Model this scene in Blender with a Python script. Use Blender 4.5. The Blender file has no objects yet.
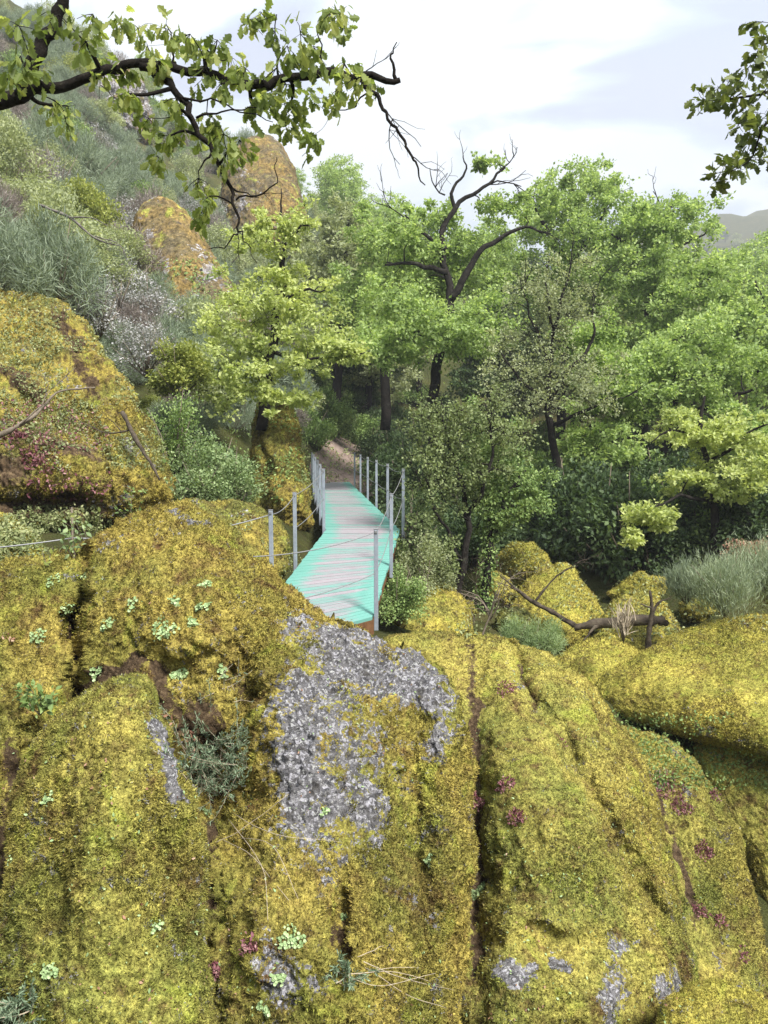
import bpy, math, random
import numpy as np
from mathutils import Vector
from mathutils.bvhtree import BVHTree

random.seed(7); rng = np.random.default_rng(11)
SC = bpy.context.scene
COL = SC.collection
F = 768.0; HY = 433.0; PITCH = math.atan((512-HY)/F); CZ = 1.59
sP, cP = math.sin(PITCH), math.cos(PITCH)

# ------------------------------------------------------------------ geometry helpers
def P(px, py, Y):
    """point at horizontal distance Y seen at a place of the photograph"""
    px = np.asarray(px, float); py = np.asarray(py, float); Y = np.asarray(Y, float)
    a = (px-384)/F; b = (512-py)/F
    dy = cP + b*sP; dz = -sP + b*cP
    return np.stack([a*Y/dy, Y+0*a, CZ + dz*Y/dy], -1)
def Pz(px, py, z):
    a = (px-384)/F; b = (512-py)/F
    dy = cP + b*sP; dz = -sP + b*cP
    Y = (z-CZ)/dz*dy
    return np.array([a*Y/dy, Y, z])
def V(p): return np.asarray(p, float)
def nrmz(v):
    v = np.asarray(v, float)
    return v/np.maximum(np.linalg.norm(v, axis=-1, keepdims=True), 1e-9)

_perm = np.random.default_rng(3).permutation(4096)
_grad = nrmz(np.random.default_rng(5).normal(size=(4096, 3)))
def noise(p):
    p = np.asarray(p, float); i = np.floor(p).astype(np.int64); f = p-i
    u = f*f*f*(f*(f*6-15)+10)
    out = np.zeros(p.shape[:-1])
    for dx in (0, 1):
        for dy in (0, 1):
            for dz in (0, 1):
                h = _perm[(_perm[(_perm[(i[..., 0]+dx) & 4095]+i[..., 1]+dy) & 4095]+i[..., 2]+dz) & 4095]
                g = _grad[h]
                d = g[..., 0]*(f[..., 0]-dx)+g[..., 1]*(f[..., 1]-dy)+g[..., 2]*(f[..., 2]-dz)
                w = (u[..., 0] if dx else 1-u[..., 0])*(u[..., 1] if dy else 1-u[..., 1])*(u[..., 2] if dz else 1-u[..., 2])
                out += w*d
    return out*1.6
def fbm(p, o=4, g=.5):
    s = 0; a = 1.
    for k in range(o):
        s = s + a*noise(np.asarray(p)*2**k+17.3*k); a *= g
    return s
def sstep(a, b, x):
    t = np.clip((x-a)/(b-a), 0, 1); return t*t*(3-2*t)

class MB:
    def __init__(s): s.v = []; s.f = {}; s.n = 0
    def add(s, v, f):
        v = np.asarray(v, float).reshape(-1, 3)
        if not isinstance(f, (list, tuple)) or (len(f) and not hasattr(f[0], 'ndim')): f = [np.asarray(f)]
        for a in f:
            if len(a): s.f.setdefault(a.shape[1], []).append(a+s.n)
        s.v.append(v); s.n += len(v)
def mesh_data(name, mb, mat, smooth=True, origin=(0, 0, 0), attrs=None):
    me = bpy.data.meshes.new(name)
    v = np.concatenate(mb.v)-np.asarray(origin, float)
    me.vertices.add(len(v)); me.vertices.foreach_set('co', v.astype(np.float32).ravel())
    loops = []; tot = []
    for k, l in mb.f.items():
        a = np.concatenate(l); loops.append(a.ravel()); tot.append(np.full(len(a), k))
    loops = np.concatenate(loops).astype(np.int32); tot = np.concatenate(tot).astype(np.int32)
    st = np.concatenate([[0], np.cumsum(tot)[:-1]]).astype(np.int32)
    me.loops.add(len(loops)); me.loops.foreach_set('vertex_index', loops)
    me.polygons.add(len(tot)); me.polygons.foreach_set('loop_start', st)
    me.polygons.foreach_set('loop_total', tot)
    me.polygons.foreach_set('use_smooth', np.full(len(tot), smooth))
    for k, a in (attrs or {}).items():
        at = me.attributes.new(k, 'FLOAT', 'POINT'); at.data.foreach_set('value', np.asarray(a, np.float32))
    me.materials.append(mat); me.update(calc_edges=True)
    return me
def obj(name, mb, mat, parent=None, smooth=True, loc=(0, 0, 0), attrs=None):
    """mb in world coordinates; loc = origin (of the parent thing for a part)"""
    me = mesh_data(name, mb, mat, smooth, loc, attrs)
    o = bpy.data.objects.new(name, me); COL.objects.link(o)
    if parent: o.parent = parent
    else: o.location = loc
    return o
def tag(o, label=None, cat=None, group=None, kind=None):
    if label: o['label'] = label
    if cat: o['category'] = cat
    if group: o['group'] = group
    if kind: o['kind'] = kind
    return o
def empty(name, loc, label, cat, group=None):
    o = bpy.data.objects.new(name, None); COL.objects.link(o); o.location = loc
    o.empty_display_size = .2
    return tag(o, label, cat, group)
def dup(root, loc, rz=0, sc=(1, 1, 1), label=None, group=None):
    r = root.copy(); COL.objects.link(r); r.location = loc; r.rotation_euler = (0, 0, rz); r.scale = sc
    if label: r['label'] = label
    if group: r['group'] = group
    for ch in list(root.children):
        c = ch.copy(); COL.objects.link(c); c.parent = r
    return r

def tube(mb, pts, rad, n=6):
    pts = V(pts); m = len(pts); rad = np.broadcast_to(np.asarray(rad, float), (m,))
    t = np.gradient(pts, axis=0); t = nrmz(t)
    ref = np.array([.31, .92, .23]) if abs(t[0] @ nrmz([.31, .92, .23])) < .9 else np.array([1., 0, 0])
    a = nrmz(np.cross(t, ref)); b = np.cross(t, a)
    an = np.arange(n)/n*2*np.pi
    v = pts[:, None]+rad[:, None, None]*(np.cos(an)[None, :, None]*a[:, None]+np.sin(an)[None, :, None]*b[:, None])
    i = np.arange(m-1)[:, None]*n; j = np.arange(n)[None]; jn = (j+1) % n
    q = np.stack([i+j, i+jn, i+n+jn, i+n+j], -1).reshape(-1, 4)
    caps = np.array([list(range(n))[::-1], [(m-1)*n+k for k in range(n)]])
    mb.add(v, [q, caps] if n != 4 else [np.concatenate([q, caps])])
def smooth_path(pts, sub=6, wob=0, seed=0):
    """Catmull-Rom through rows (x,y,z,r...)"""
    p = V(pts)
    if len(p) == 2: t = np.linspace(0, 1, sub+1)[:, None]; out = p[0]*(1-t)+p[1]*t
    else:
        q = np.vstack([2*p[0]-p[1], p, 2*p[-1]-p[-2]]); out = []
        for i in range(1, len(q)-2):
            t = np.linspace(0, 1, sub, endpoint=False)[:, None]
            a, b, c, d = q[i-1], q[i], q[i+1], q[i+2]
            out.append(.5*((2*b)+(-a+c)*t+(2*a-5*b+4*c-d)*t**2+(-a+3*b-3*c+d)*t**3))
        out = np.vstack(out+[q[-2][None]])
    if wob:
        s = np.arange(len(out))[:, None]*.37+seed*3.1
        w = np.concatenate([noise(np.concatenate([s, s*0+k*7.7, s*0], 1))[:, None] for k in range(3)], 1)*wob
        w[0] = 0; out[:, :3] += w
    if out.shape[1] > 3: out[:, 3] = np.maximum(out[:, 3], .001)
    return out
def box(mb, c, s, bev=.004, rz=0):
    """bevelled box, centre c, full size s"""
    x, y, z = np.asarray(s, float)/2; b = min(bev, x*.4, y*.4, z*.4)
    xs = []
    for zz, k in ((-z, b), (-z+b, 0), (z-b, 0), (z, b)):
        X, Y_ = x-k, y-k
        xs += [(-X+b*(k == 0), -Y_, zz), (X-b*(k == 0), -Y_, zz), (X, -Y_+b*(k == 0), zz), (X, Y_-b*(k == 0), zz),
               (X-b*(k == 0), Y_, zz), (-X+b*(k == 0), Y_, zz), (-X, Y_-b*(k == 0), zz), (-X, -Y_+b*(k == 0), zz)]
    v = V(xs); c_, s_ = math.cos(rz), math.sin(rz)
    v = np.stack([v[:, 0]*c_-v[:, 1]*s_, v[:, 0]*s_+v[:, 1]*c_, v[:, 2]], 1)+np.asarray(c, float)
    q = [(r*8+j, r*8+(j+1) % 8, (r+1)*8+(j+1) % 8, (r+1)*8+j) for r in range(3) for j in range(8)]
    mb.add(v, [np.array(q), np.array([list(range(8))[::-1], list(range(24, 32))])])

# leaf templates: (verts (u side, v along, w normal), [face arrays])
T_RHOMB = (V([(0, 0, 0), (.34, .5, .08), (0, 1, -.06), (-.34, .5, .08)]), [np.array([(0, 1, 2, 3)])])
T_BLADE = (V([(-.09, 0, 0), (.09, 0, 0), (0, 1, .12)]), [np.array([(0, 1, 2)])])
T_STRIP = (V([(-.035, 0, 0), (.035, 0, 0), (.03, .55, .06), (-.03, .55, .06), (0, 1, .2)]), [np.array([(0, 1, 2, 3)]), np.array([(3, 2, 4)])])
_h = [(0, 0), (.08, .14), (.2, .2), (.13, .3), (.3, .42), (.19, .52), (.34, .68), (.22, .78), (.14, .93), (0, 1)]
T_OAK = (V([(x, y, .35*x*x+.0-.25*y*y) for x, y in _h]+[(-x, y, .35*x*x-.25*y*y) for x, y in _h[1:-1]]),
         [np.array([(0, 1, 2, 3, 4, 5, 6, 7, 8, 9), (0, 9, 17, 16, 15, 14, 13, 12, 11, 10)])])
T_TRI = (V([(-.4, .1, 0), (.4, .0, .1), (.1, .9, 0)]), [np.array([(0, 1, 2)])])
_d = [(.5*math.sin(k/7*6.283), .5-.5*math.cos(k/7*6.283), .13 if k % 2 else .09) for k in range(7)]
T_DISC = (V([(0, .5, -.06)]+_d), [np.array([(0, 1+k, 1+(k+1) % 7) for k in range(7)])])
T_OVAL = (V([(0, 0, 0), (.2, .25, .05), (.25, .55, .05), (0, 1, -.05), (-.25, .55, .05), (-.2, .25, .05)]), [np.array([(0, 1, 2, 3, 4, 5)])])
def leaf_batch(mb, pos, d, nr, size, tmpl):
    tv, tf = tmpl; pos = V(pos); N = len(pos)
    if N == 0: return
    d = nrmz(d); s = nrmz(np.cross(d, nr)); n = np.cross(s, d)
    size = np.broadcast_to(np.asarray(size, float), (N,))
    v = pos[:, None]+size[:, None, None]*(tv[None, :, 0:1]*s[:, None]+tv[None, :, 1:2]*d[:, None]+tv[None, :, 2:3]*n[:, None])
    off = (np.arange(N)*len(tv))[:, None, None]
    mb.add(v, [(f[None]+off).reshape(-1, f.shape[1]) for f in tf])
def ball(n, p=1/3., zf=1.):
    d = nrmz(rng.normal(size=(n, 3)))*rng.random((n, 1))**p
    d[:, 2] *= zf
    return d

# ------------------------------------------------------------------ materials
def newmat(name):
    m = bpy.data.materials.new(name); m.use_nodes = True
    nt = m.node_tree; nt.nodes.clear(); return m, nt
class NT:
    def __init__(s, name):
        s.m, s.t = newmat(name); s.l = s.t.links
    def n(s, ty, **kw):
        nd = s.t.nodes.new(ty)
        for k, v in kw.items():
            if k in nd.inputs: nd.inputs[k].default_value = v
            elif hasattr(nd, k): setattr(nd, k, v)
        return nd
    def tex(s, co, scale, detail=4, rough=.6, dist=0):
        nd = s.n('ShaderNodeTexNoise', Scale=scale, Detail=detail, Roughness=rough, Distortion=dist)
        s.l.new(co, nd.inputs['Vector']); return nd.outputs['Fac']
    def ramp(s, fac, stops, interp='LINEAR'):
        nd = s.t.nodes.new('ShaderNodeValToRGB'); cr = nd.color_ramp; cr.interpolation = interp
        while len(cr.elements) > 1: cr.elements.remove(cr.elements[-1])
        for i, (p, c) in enumerate(stops):
            e = cr.elements[0] if i == 0 else cr.elements.new(p)
            e.position = p; e.color = (*c, 1) if not isinstance(c, (int, float)) else (c, c, c, 1)
        s.l.new(fac, nd.inputs['Fac']); return nd.outputs['Color']
    def mix(s, f, a, b, mode='MIX'):
        nd = s.t.nodes.new('ShaderNodeMix'); nd.data_type = 'RGBA'; nd.blend_type = mode
        for sock, v in ((nd.inputs[0], f), (nd.inputs[6], a), (nd.inputs[7], b)):
            if hasattr(v, 'is_linked') or hasattr(v, 'links'): s.l.new(v, sock)
            elif isinstance(v, (int, float)): sock.default_value = v if sock.type == 'VALUE' else (v, v, v, 1)
            else: sock.default_value = (*v, 1)
        return nd.outputs[2]
    def math(s, op, a, b=0, clamp=False):
        nd = s.t.nodes.new('ShaderNodeMath'); nd.operation = op; nd.use_clamp = clamp
        for i, v in enumerate((a, b)):
            if hasattr(v, 'links'): s.l.new(v, nd.inputs[i])
            else: nd.inputs[i].default_value = v
        return nd.outputs[0]
    def out(s, sh):
        o = s.t.nodes.new('ShaderNodeOutputMaterial'); s.l.new(sh, o.inputs['Surface']); return s.m
    def co(s):
        return s.t.nodes.new('ShaderNodeTexCoord').outputs['Object']
    def principled(s, col, rough=.9, bump=None, spec=.2, metal=0):
        b = s.t.nodes.new('ShaderNodeBsdfPrincipled')
        if hasattr(col, 'links'): s.l.new(col, b.inputs['Base Color'])
        else: b.inputs['Base Color'].default_value = (*col, 1)
        b.inputs['Roughness'].default_value = rough; b.inputs['Specular IOR Level'].default_value = spec
        b.inputs['Metallic'].default_value = metal
        if bump: s.l.new(bump, b.inputs['Normal'])
        return b.outputs[0]
    def bump(s, h, dist=.02, strength=1., prev=None):
        b = s.n('ShaderNodeBump', Distance=dist, Strength=strength); s.l.new(h, b.inputs['Height'])
        if prev: s.l.new(prev, b.inputs['Normal'])
        return b.outputs[0]

def moss_mat(name, ochre, olive, brown, sc=1., grain=1., rock=(.14, .135, .14), tuft=False):
    t = NT(name); co = t.co()
    n1 = t.tex(co, 1.1*sc, 5, .62); n2 = t.tex(co, 5.5*sc, 5, .7, .4); n3 = t.tex(co, 95*grain, 3, .7); n4 = t.tex(co, 28*grain, 4, .75)
    c = t.mix(t.ramp(n1, [(.4, 0.), (.58, 1.)]), olive, ochre)
    n5 = t.tex(co, 2.6*sc, 6, .7, 1.)
    c = t.mix(t.ramp(n5, [(.53, 0.), (.66, .75)]), c, tuple(x*.6+y*.25 for x, y in zip(brown, ochre)))
    c = t.mix(t.ramp(n2, [(.52, 0.), (.68, .9)]), c, brown)
    hi = tuple(min(1, x*k) for x, k in zip(ochre, (1.3, 1.35, 1.3)))
    c = t.mix(t.ramp(n4, [(.54, 0.), (.74, .7)]), c, hi)
    c = t.mix(t.ramp(n4, [(.28, .8), (.44, 0.)]), c, tuple(x*.5 for x in brown))
    c = t.mix(1., c, t.ramp(n3, [(.3, .4), (.5, .97), (.68, 1.5)]), 'MULTIPLY')
    c = t.mix(1., c, t.ramp(t.tex(co, 34*grain, 3, .6), [(.34, .5), (.5, 1.), (.64, 1.3)]), 'MULTIPLY')
    isl = t.n('ShaderNodeNewGeometry').outputs['Random Per Island']
    c = t.mix(1., c, t.ramp(isl, [(.0, .6), (.45, .97), (1., 1.45)]), 'MULTIPLY') if tuft else c
    # stone
    r1 = t.tex(co, 14*grain, 6, .75); r2 = t.tex(co, 45*grain, 4, .7)
    g = t.ramp(r1, [(.3, tuple(x*.35 for x in rock)), (.5, rock), (.72, tuple(min(1, x*1.9) for x in rock))])
    dn_ = t.n('ShaderNodeTexNoise', Scale=30*grain, Detail=3); t.l.new(co, dn_.inputs['Vector'])
    cw = t.mix(.035, co, dn_.outputs['Color'], 'ADD')
    vo = t.n('ShaderNodeTexVoronoi', Scale=70*grain); t.l.new(cw, vo.inputs['Vector'])
    vs_ = t.t.nodes.new('ShaderNodeSeparateColor'); t.l.new(vo.outputs['Color'], vs_.inputs[0])
    g = t.mix(t.ramp(vs_.outputs[0], [(.7, 0.), (.9, .8)]), g, (.42, .41, .45))
    g = t.mix(t.ramp(vs_.outputs[1], [(.7, 0.), (.9, .8)]), g, (.06, .06, .065))
    g = t.mix(t.ramp(r2, [(.56, 0.), (.62, .8)]), g, (.5, .5, .49))
    g = t.mix(t.ramp(t.tex(co, 8*grain, 5, .7, .5), [(.56, 0.), (.62, .8)]), g, (.07, .065, .06))
    at = t.n('ShaderNodeAttribute'); at.attribute_name = 'bare'; at = at.outputs['Fac']
    k = t.math('ADD', at, t.math('MULTIPLY', t.math('SUBTRACT', t.tex(co, 7*grain, 6, .72, .8), .5), 3.8))
    k = t.math('ADD', k, t.math('MULTIPLY', t.math('SUBTRACT', t.tex(co, 38*grain, 4, .7), .5), 2.6))
    g = t.mix(t.ramp(k, [(1.15, 0.), (1.5, .85)]), g, (.6, .59, .55))
    n6 = t.tex(co, 3.7*sc, 6, .7, .6)
    c = t.mix(t.ramp(n6, [(.56, 0.), (.66, .55)]), c, t.mix(t.ramp(n3, [(.3, 0.), (.6, 1.)]), (.12, .15, .025), (.45, .5, .08)))
    f = t.ramp(k, [(.46, 0.), (.56, 1.)])
    c = t.mix(f, c, g)
    sa = t.n('ShaderNodeAttribute'); sa.attribute_name = 'soil_and_shade'  # real soil, plus dark brown standing in for shade in boulder gaps
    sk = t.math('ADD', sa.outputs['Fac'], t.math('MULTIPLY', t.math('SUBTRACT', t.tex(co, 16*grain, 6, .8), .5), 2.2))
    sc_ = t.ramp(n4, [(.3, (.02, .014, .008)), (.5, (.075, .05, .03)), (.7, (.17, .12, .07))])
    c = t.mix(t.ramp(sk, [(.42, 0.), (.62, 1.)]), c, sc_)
    h = t.math('ADD', t.math('MULTIPLY', n4, .8), t.math('MULTIPLY', n3, .5))
    b = t.bump(h, .03, .9)
    b = t.bump(t.tex(co, 330*grain, 2, .6), .004, .8, b)
    return t.out(t.principled(c, .95, b, .08))
def leaf_mat(name, cols, trans=.35, sc=.8, back=None):
    """cols: dark, mid, light leaf colours (per leaf and per clump)"""
    t = NT(name); co = t.co()
    r = t.n('ShaderNodeNewGeometry').outputs['Random Per Island']
    n = t.tex(co, sc, 3, .6)
    k = t.math('ADD', t.math('MULTIPLY', r, .6), t.math('MULTIPLY', t.math('SUBTRACT', n, .3), 1.), True)
    c = t.ramp(k, [(.1, cols[0]), (.5, cols[1]), (.92, cols[2])])
    d = t.n('ShaderNodeBsdfPrincipled'); t.l.new(c, d.inputs['Base Color']); d.inputs['Roughness'].default_value = .55
    d.inputs['Specular IOR Level'].default_value = .3
    tr = t.n('ShaderNodeBsdfTranslucent'); t.l.new(t.mix(1., c, (1.35, 1.35, .8), 'MULTIPLY'), tr.inputs['Color'])
    mx = t.n('ShaderNodeMixShader', Fac=trans)
    mx.inputs[0].default_value = trans
    t.l.new(d.outputs[0], mx.inputs[1]); t.l.new(tr.outputs[0], mx.inputs[2])
    return t.out(mx.outputs[0])
def bark_mat(name, dark, light, sc=12):
    t = NT(name); co = t.co()
    n = t.tex(co, sc, 6, .75); c = t.ramp(n, [(.35, dark), (.6, light)])
    n2 = t.tex(co, sc*.5, 4, .7); c = t.mix(t.ramp(n2, [(.6, 0.), (.7, .4)]), c, (.09, .095, .065))
    return t.out(t.principled(c, .95, t.bump(n, .02, .8), .1))
def flat_mat(name, a, b, sc=20, rough=.9, bump=.01, metal=0, spec=.2):
    t = NT(name); n = t.tex(t.co(), sc, 5, .7)
    return t.out(t.principled(t.ramp(n, [(.3, a), (.7, b)]), rough, t.bump(n, bump, .5) if bump else None, spec, metal))

M = {}
M['moss'] = moss_mat('moss', (.385, .33, .082), (.2, .215, .052), (.11, .062, .03))
M['moss_brown'] = moss_mat('brown_moss', (.355, .285, .07), (.19, .19, .045), (.11, .058, .03))
M['moss_yellow'] = moss_mat('yellow_moss', (.43, .37, .08), (.3, .28, .06), (.15, .1, .035), 1.2)
M['moss_far'] = moss_mat('far_moss', (.36, .3, .06), (.21, .2, .05), (.08, .055, .028), 1., .45)
M['moss_dull'] = moss_mat('dull_moss', (.27, .215, .05), (.14, .145, .04), (.08, .048, .03), 1., .5)
M['moss_orange'] = moss_mat('orange_lichen', (.19, .13, .045), (.12, .098, .055), (.07, .055, .045), .5, .16, (.16, .14, .13))
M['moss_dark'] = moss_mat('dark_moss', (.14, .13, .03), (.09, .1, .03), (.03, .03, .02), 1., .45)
TUFT = {M['moss_dull']: moss_mat('dull_moss_fibres', (.27, .215, .05), (.14, .145, .04), (.08, .048, .03), 1., .5, tuft=True),
        M['moss']: moss_mat('moss_fibres', (.385, .33, .082), (.2, .215, .052), (.11, .062, .03), tuft=True),
        M['moss_brown']: moss_mat('brown_moss_fibres', (.355, .285, .07), (.19, .19, .045), (.11, .058, .03), tuft=True),
        M['moss_yellow']: moss_mat('yellow_moss_fibres', (.43, .37, .08), (.3, .28, .06), (.15, .1, .035), 1.2, tuft=True),
        M['moss_far']: moss_mat('far_moss_fibres', (.36, .3, .06), (.21, .2, .05), (.08, .055, .028), 1., .45, tuft=True)}
M['oak'] = leaf_mat('oak_leaves', ((.14, .2, .06), (.31, .42, .155), (.55, .65, .28)), .5)
M['oak_bright'] = leaf_mat('young_oak_leaves', ((.24, .3, .1), (.44, .5, .19), (.62, .66, .29)), .45)
M['oak_near'] = leaf_mat('near_oak_leaves', ((.1, .14, .035), (.22, .28, .075), (.46, .48, .17)), .55, 2.5)
M['oak_shade'] = leaf_mat('shaded_oak_leaves', ((.04, .06, .015), (.1, .135, .035), (.22, .25, .07)), .4, 2.5)  # near oak leaf colours darkened to paint a backlit look
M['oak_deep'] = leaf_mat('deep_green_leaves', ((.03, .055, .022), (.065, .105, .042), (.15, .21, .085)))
M['grey_leaf'] = leaf_mat('grey_green_leaves', ((.18, .21, .11), (.32, .36, .2), (.5, .53, .32)), .4)
M['broom'] = leaf_mat('broom_stems', ((.09, .12, .085), (.2, .25, .17), (.36, .42, .3)), .3)
M['broom_pale'] = leaf_mat('pale_broom_stems', ((.16, .2, .13), (.26, .32, .2), (.4, .45, .3)), .2)
M['blossom'] = leaf_mat('pale_blossom', ((.14, .15, .13), (.3, .3, .3), (.55, .53, .55)), .2)
M['olive_leaf'] = leaf_mat('olive_leaves', ((.1, .13, .05), (.2, .25, .1), (.36, .41, .2)), .35)
M['heath'] = leaf_mat('heath_twigs', ((.09, .07, .06), (.2, .165, .15), (.34, .3, .27)), .15)
M['bush'] = leaf_mat('bush_leaves', ((.08, .14, .045), (.2, .29, .09), (.38, .48, .18)), .3, 1.5)
M['bright_bush'] = leaf_mat('bright_bush_leaves', ((.11, .17, .07), (.22, .3, .13), (.38, .46, .23)), .3, 1.5)
M['yellow_leaf'] = leaf_mat('yellow_green_leaves', ((.13, .16, .035), (.26, .3, .07), (.45, .46, .14)), .35)
M['cover'] = leaf_mat('ground_cover_leaves', ((.1, .12, .05), (.24, .28, .12), (.45, .46, .24)), .3, 2)
M['navel'] = leaf_mat('succulent_leaves', ((.17, .25, .1), (.28, .39, .18), (.45, .56, .3)), .15, 5)
M['rue'] = leaf_mat('blue_green_leaves', ((.08, .125, .075), (.17, .24, .15), (.32, .4, .27)), .2, 5)
M['red'] = leaf_mat('red_stonecrop', ((.1, .03, .045), (.22, .08, .1), (.42, .26, .24)), .15, 6)
M['dryleaf'] = leaf_mat('dry_leaves', ((.12, .05, .03), (.3, .16, .1), (.5, .36, .25)), .15, 6)
M['bark'] = bark_mat('dark_bark', (.008, .007, .006), (.028, .024, .021))
M['bark_near'] = bark_mat('lichen_bark', (.006, .005, .004), (.022, .018, .015), 30)
M['bark_grey'] = bark_mat('grey_bark', (.05, .045, .04), (.2, .18, .16))
M['dry'] = flat_mat('dry_stems', (.3, .24, .17), (.5, .43, .33), 30, .9, 0)
M['twig'] = flat_mat('twig_bark', (.1, .08, .06), (.22, .18, .14), 20, .9, 0)
M['steel'] = flat_mat('galvanised_steel', (.25, .28, .33), (.36, .4, .46), 9, .5, .001, .35, .5)
M['cable'] = flat_mat('steel_cable', (.2, .2, .21), (.34, .34, .35), 60, .5, 0, .5)
M['beam'] = flat_mat('brown_timber', (.08, .04, .02), (.2, .1, .045), 8, .8)
M['log'] = bark_mat('log_bark', (.02, .016, .013), (.1, .08, .06), 6)

def ground_mat():
    t = NT('woodland_soil'); co = t.co()
    n = t.tex(co, .5, 6, .65); n2 = t.tex(co, 7, 6, .75); n3 = t.tex(co, 50, 3, .7)
    c = t.ramp(n, [(.35, (.05, .06, .022)), (.55, (.1, .1, .035)), (.7, (.16, .12, .06))])
    c = t.mix(t.ramp(n2, [(.45, 0.), (.65, .7)]), c, (.075, .055, .032))
    c = t.mix(1., c, (.75, .8, .75), 'MULTIPLY')
    c = t.mix(1., c, t.ramp(n3, [(.3, .5), (.7, 1.4)]), 'MULTIPLY')
    return t.out(t.principled(c, 1., t.bump(n2, .1, 1.), .05))
M['ground'] = ground_mat()
M['path'] = flat_mat('trodden_earth', (.13, .09, .075), (.3, .23, .2), 6, 1., .03)
def hill_mat():
    t = NT('scrub_hillside'); co = t.co()
    n = t.tex(co, .02, 8, .7); n2 = t.tex(co, .12, 5, .7)
    c = t.ramp(n2, [(.35, (.02, .035, .02)), (.5, (.05, .07, .035)), (.65, (.11, .1, .05))])
    c = t.mix(t.ramp(n, [(.5, 0.), (.6, .7)]), c, (.15, .11, .045))
    return t.out(t.principled(c, 1., t.bump(n2, 2., 1.), .0))
M['hill'] = hill_mat()

def deck_mat():
    t = NT('worn_turquoise_planks'); co = t.co()
    e = t.n('ShaderNodeAttribute'); e.attribute_name = 'edge'; e = e.outputs['Fac']   # 0 at the deck sides, 1 along the middle
    isl = t.n('ShaderNodeNewGeometry').outputs['Random Per Island']
    mp = t.n('ShaderNodeMapping'); mp.inputs['Scale'].default_value = (1., 14., 1.); t.l.new(co, mp.inputs['Vector'])
    n = t.tex(mp.outputs[0], 2.2, 5, .7); n2 = t.tex(mp.outputs[0], 9, 4, .7)
    k = t.math('ADD', t.math('ADD', t.math('MULTIPLY', e, .95), t.math('MULTIPLY', t.math('SUBTRACT', n, .5), 1.7)), t.math('MULTIPLY', t.math('SUBTRACT', isl, .5), .6))
    teal = t.mix(n2, (.09, .3, .25), (.19, .4, .35))
    pink = t.mix(isl, (.25, .2, .225), (.32, .26, .29))
    pink = t.mix(t.ramp(n2, [(.45, 0.), (.65, .7)]), pink, (.33, .4, .41))
    c = t.mix(t.ramp(k, [(.48, 0.), (1.05, 1.)]), teal, pink)
    return t.out(t.principled(t.mix(1., c, (.84, .84, .84), 'MULTIPLY'), .6, t.bump(n2, .004, .5), .3))
M['deck'] = deck_mat()

# ------------------------------------------------------------------ camera, light, world
cam = bpy.data.cameras.new('camera'); co_ = bpy.data.objects.new('camera', cam); COL.objects.link(co_)
cam.sensor_fit = 'VERTICAL'; cam.sensor_height = 36; cam.lens = 27; cam.clip_end = 6000; cam.clip_start = .05
co_.location = (0, 0, CZ); co_.rotation_euler = (math.pi/2-PITCH, 0, 0)
SC.camera = co_
SUN_EL, SUN_AZ = math.radians(52), math.radians(140)   # azimuth clockwise from +Y: right and behind
sd = bpy.data.lights.new('sun', 'SUN'); sd.energy = 5.0; sd.angle = math.radians(14); sd.color = (1, .97, .9)
so = bpy.data.objects.new('sun', sd); COL.objects.link(so)
dirv = Vector((math.sin(SUN_AZ)*math.cos(SUN_EL), math.cos(SUN_AZ)*math.cos(SUN_EL), math.sin(SUN_EL)))
so.rotation_euler = dirv.to_track_quat('Z', 'Y').to_euler()
w = bpy.data.worlds.new('World'); SC.world = w; w.use_nodes = True; nt = w.node_tree; nt.nodes.clear()
def W(ty, **kw):
    nd = nt.nodes.new(ty)
    for k, v in kw.items():
        if k in nd.inputs: nd.inputs[k].default_value = v
        else: setattr(nd, k, v)
    return nd
sky = W('ShaderNodeTexSky', sky_type='NISHITA', sun_disc=False, sun_elevation=SUN_EL, sun_rotation=SUN_AZ)
sky.air_density = 1.2; sky.dust_density = 3
bg = W('ShaderNodeBackground', Strength=.1); nt.links.new(sky.outputs[0], bg.inputs[0])
tc = W('ShaderNodeTexCoord'); mp = W('ShaderNodeMapping'); mp.inputs['Scale'].default_value = (1, 1, 2.6); mp.inputs['Location'].default_value = (.3, .1, .55)
nt.links.new(tc.outputs['Generated'], mp.inputs[0])
cn = W('ShaderNodeTexNoise', Scale=3.1, Detail=7, Roughness=.5, Distortion=.7); nt.links.new(mp.outputs[0], cn.inputs['Vector'])
cr = W('ShaderNodeValToRGB'); nt.links.new(cn.outputs['Fac'], cr.inputs[0])
cr.color_ramp.elements[0].position = .42; cr.color_ramp.elements[0].color = (.33, .37, .5, 1)
cr.color_ramp.elements[1].position = .53; cr.color_ramp.elements[1].color = (.74, .77, .77, 1)
e = cr.color_ramp.elements.new(.475); e.color = (.44, .53, .6, 1)
cb = W('ShaderNodeBackground', Strength=.72); nt.links.new(cr.outputs[0], cb.inputs[0])
cn2 = W('ShaderNodeTexNoise', Scale=1.6, Detail=4, Roughness=.5); nt.links.new(mp.outputs[0], cn2.inputs['Vector'])
cr2 = W('ShaderNodeValToRGB'); nt.links.new(cn2.outputs['Fac'], cr2.inputs[0])
cr2.color_ramp.elements[0].position = .3; cr2.color_ramp.elements[0].color = (.6, .6, .6, 1)
cr2.color_ramp.elements[1].position = .45; cr2.color_ramp.elements[1].color = (.95, .95, .95, 1)
mxw = W('ShaderNodeMixShader'); nt.links.new(cr2.outputs[0], mxw.inputs[0]); nt.links.new(bg.outputs[0], mxw.inputs[1]); nt.links.new(cb.outputs[0], mxw.inputs[2])
wo = W('ShaderNodeOutputWorld'); nt.links.new(mxw.outputs[0], wo.inputs[0])
SC.view_settings.view_transform = 'Standard'; SC.view_settings.look = 'None'; SC.view_settings.gamma = 1
SC.view_settings.use_curve_mapping = False; SC.view_settings.exposure = 1.42
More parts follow.
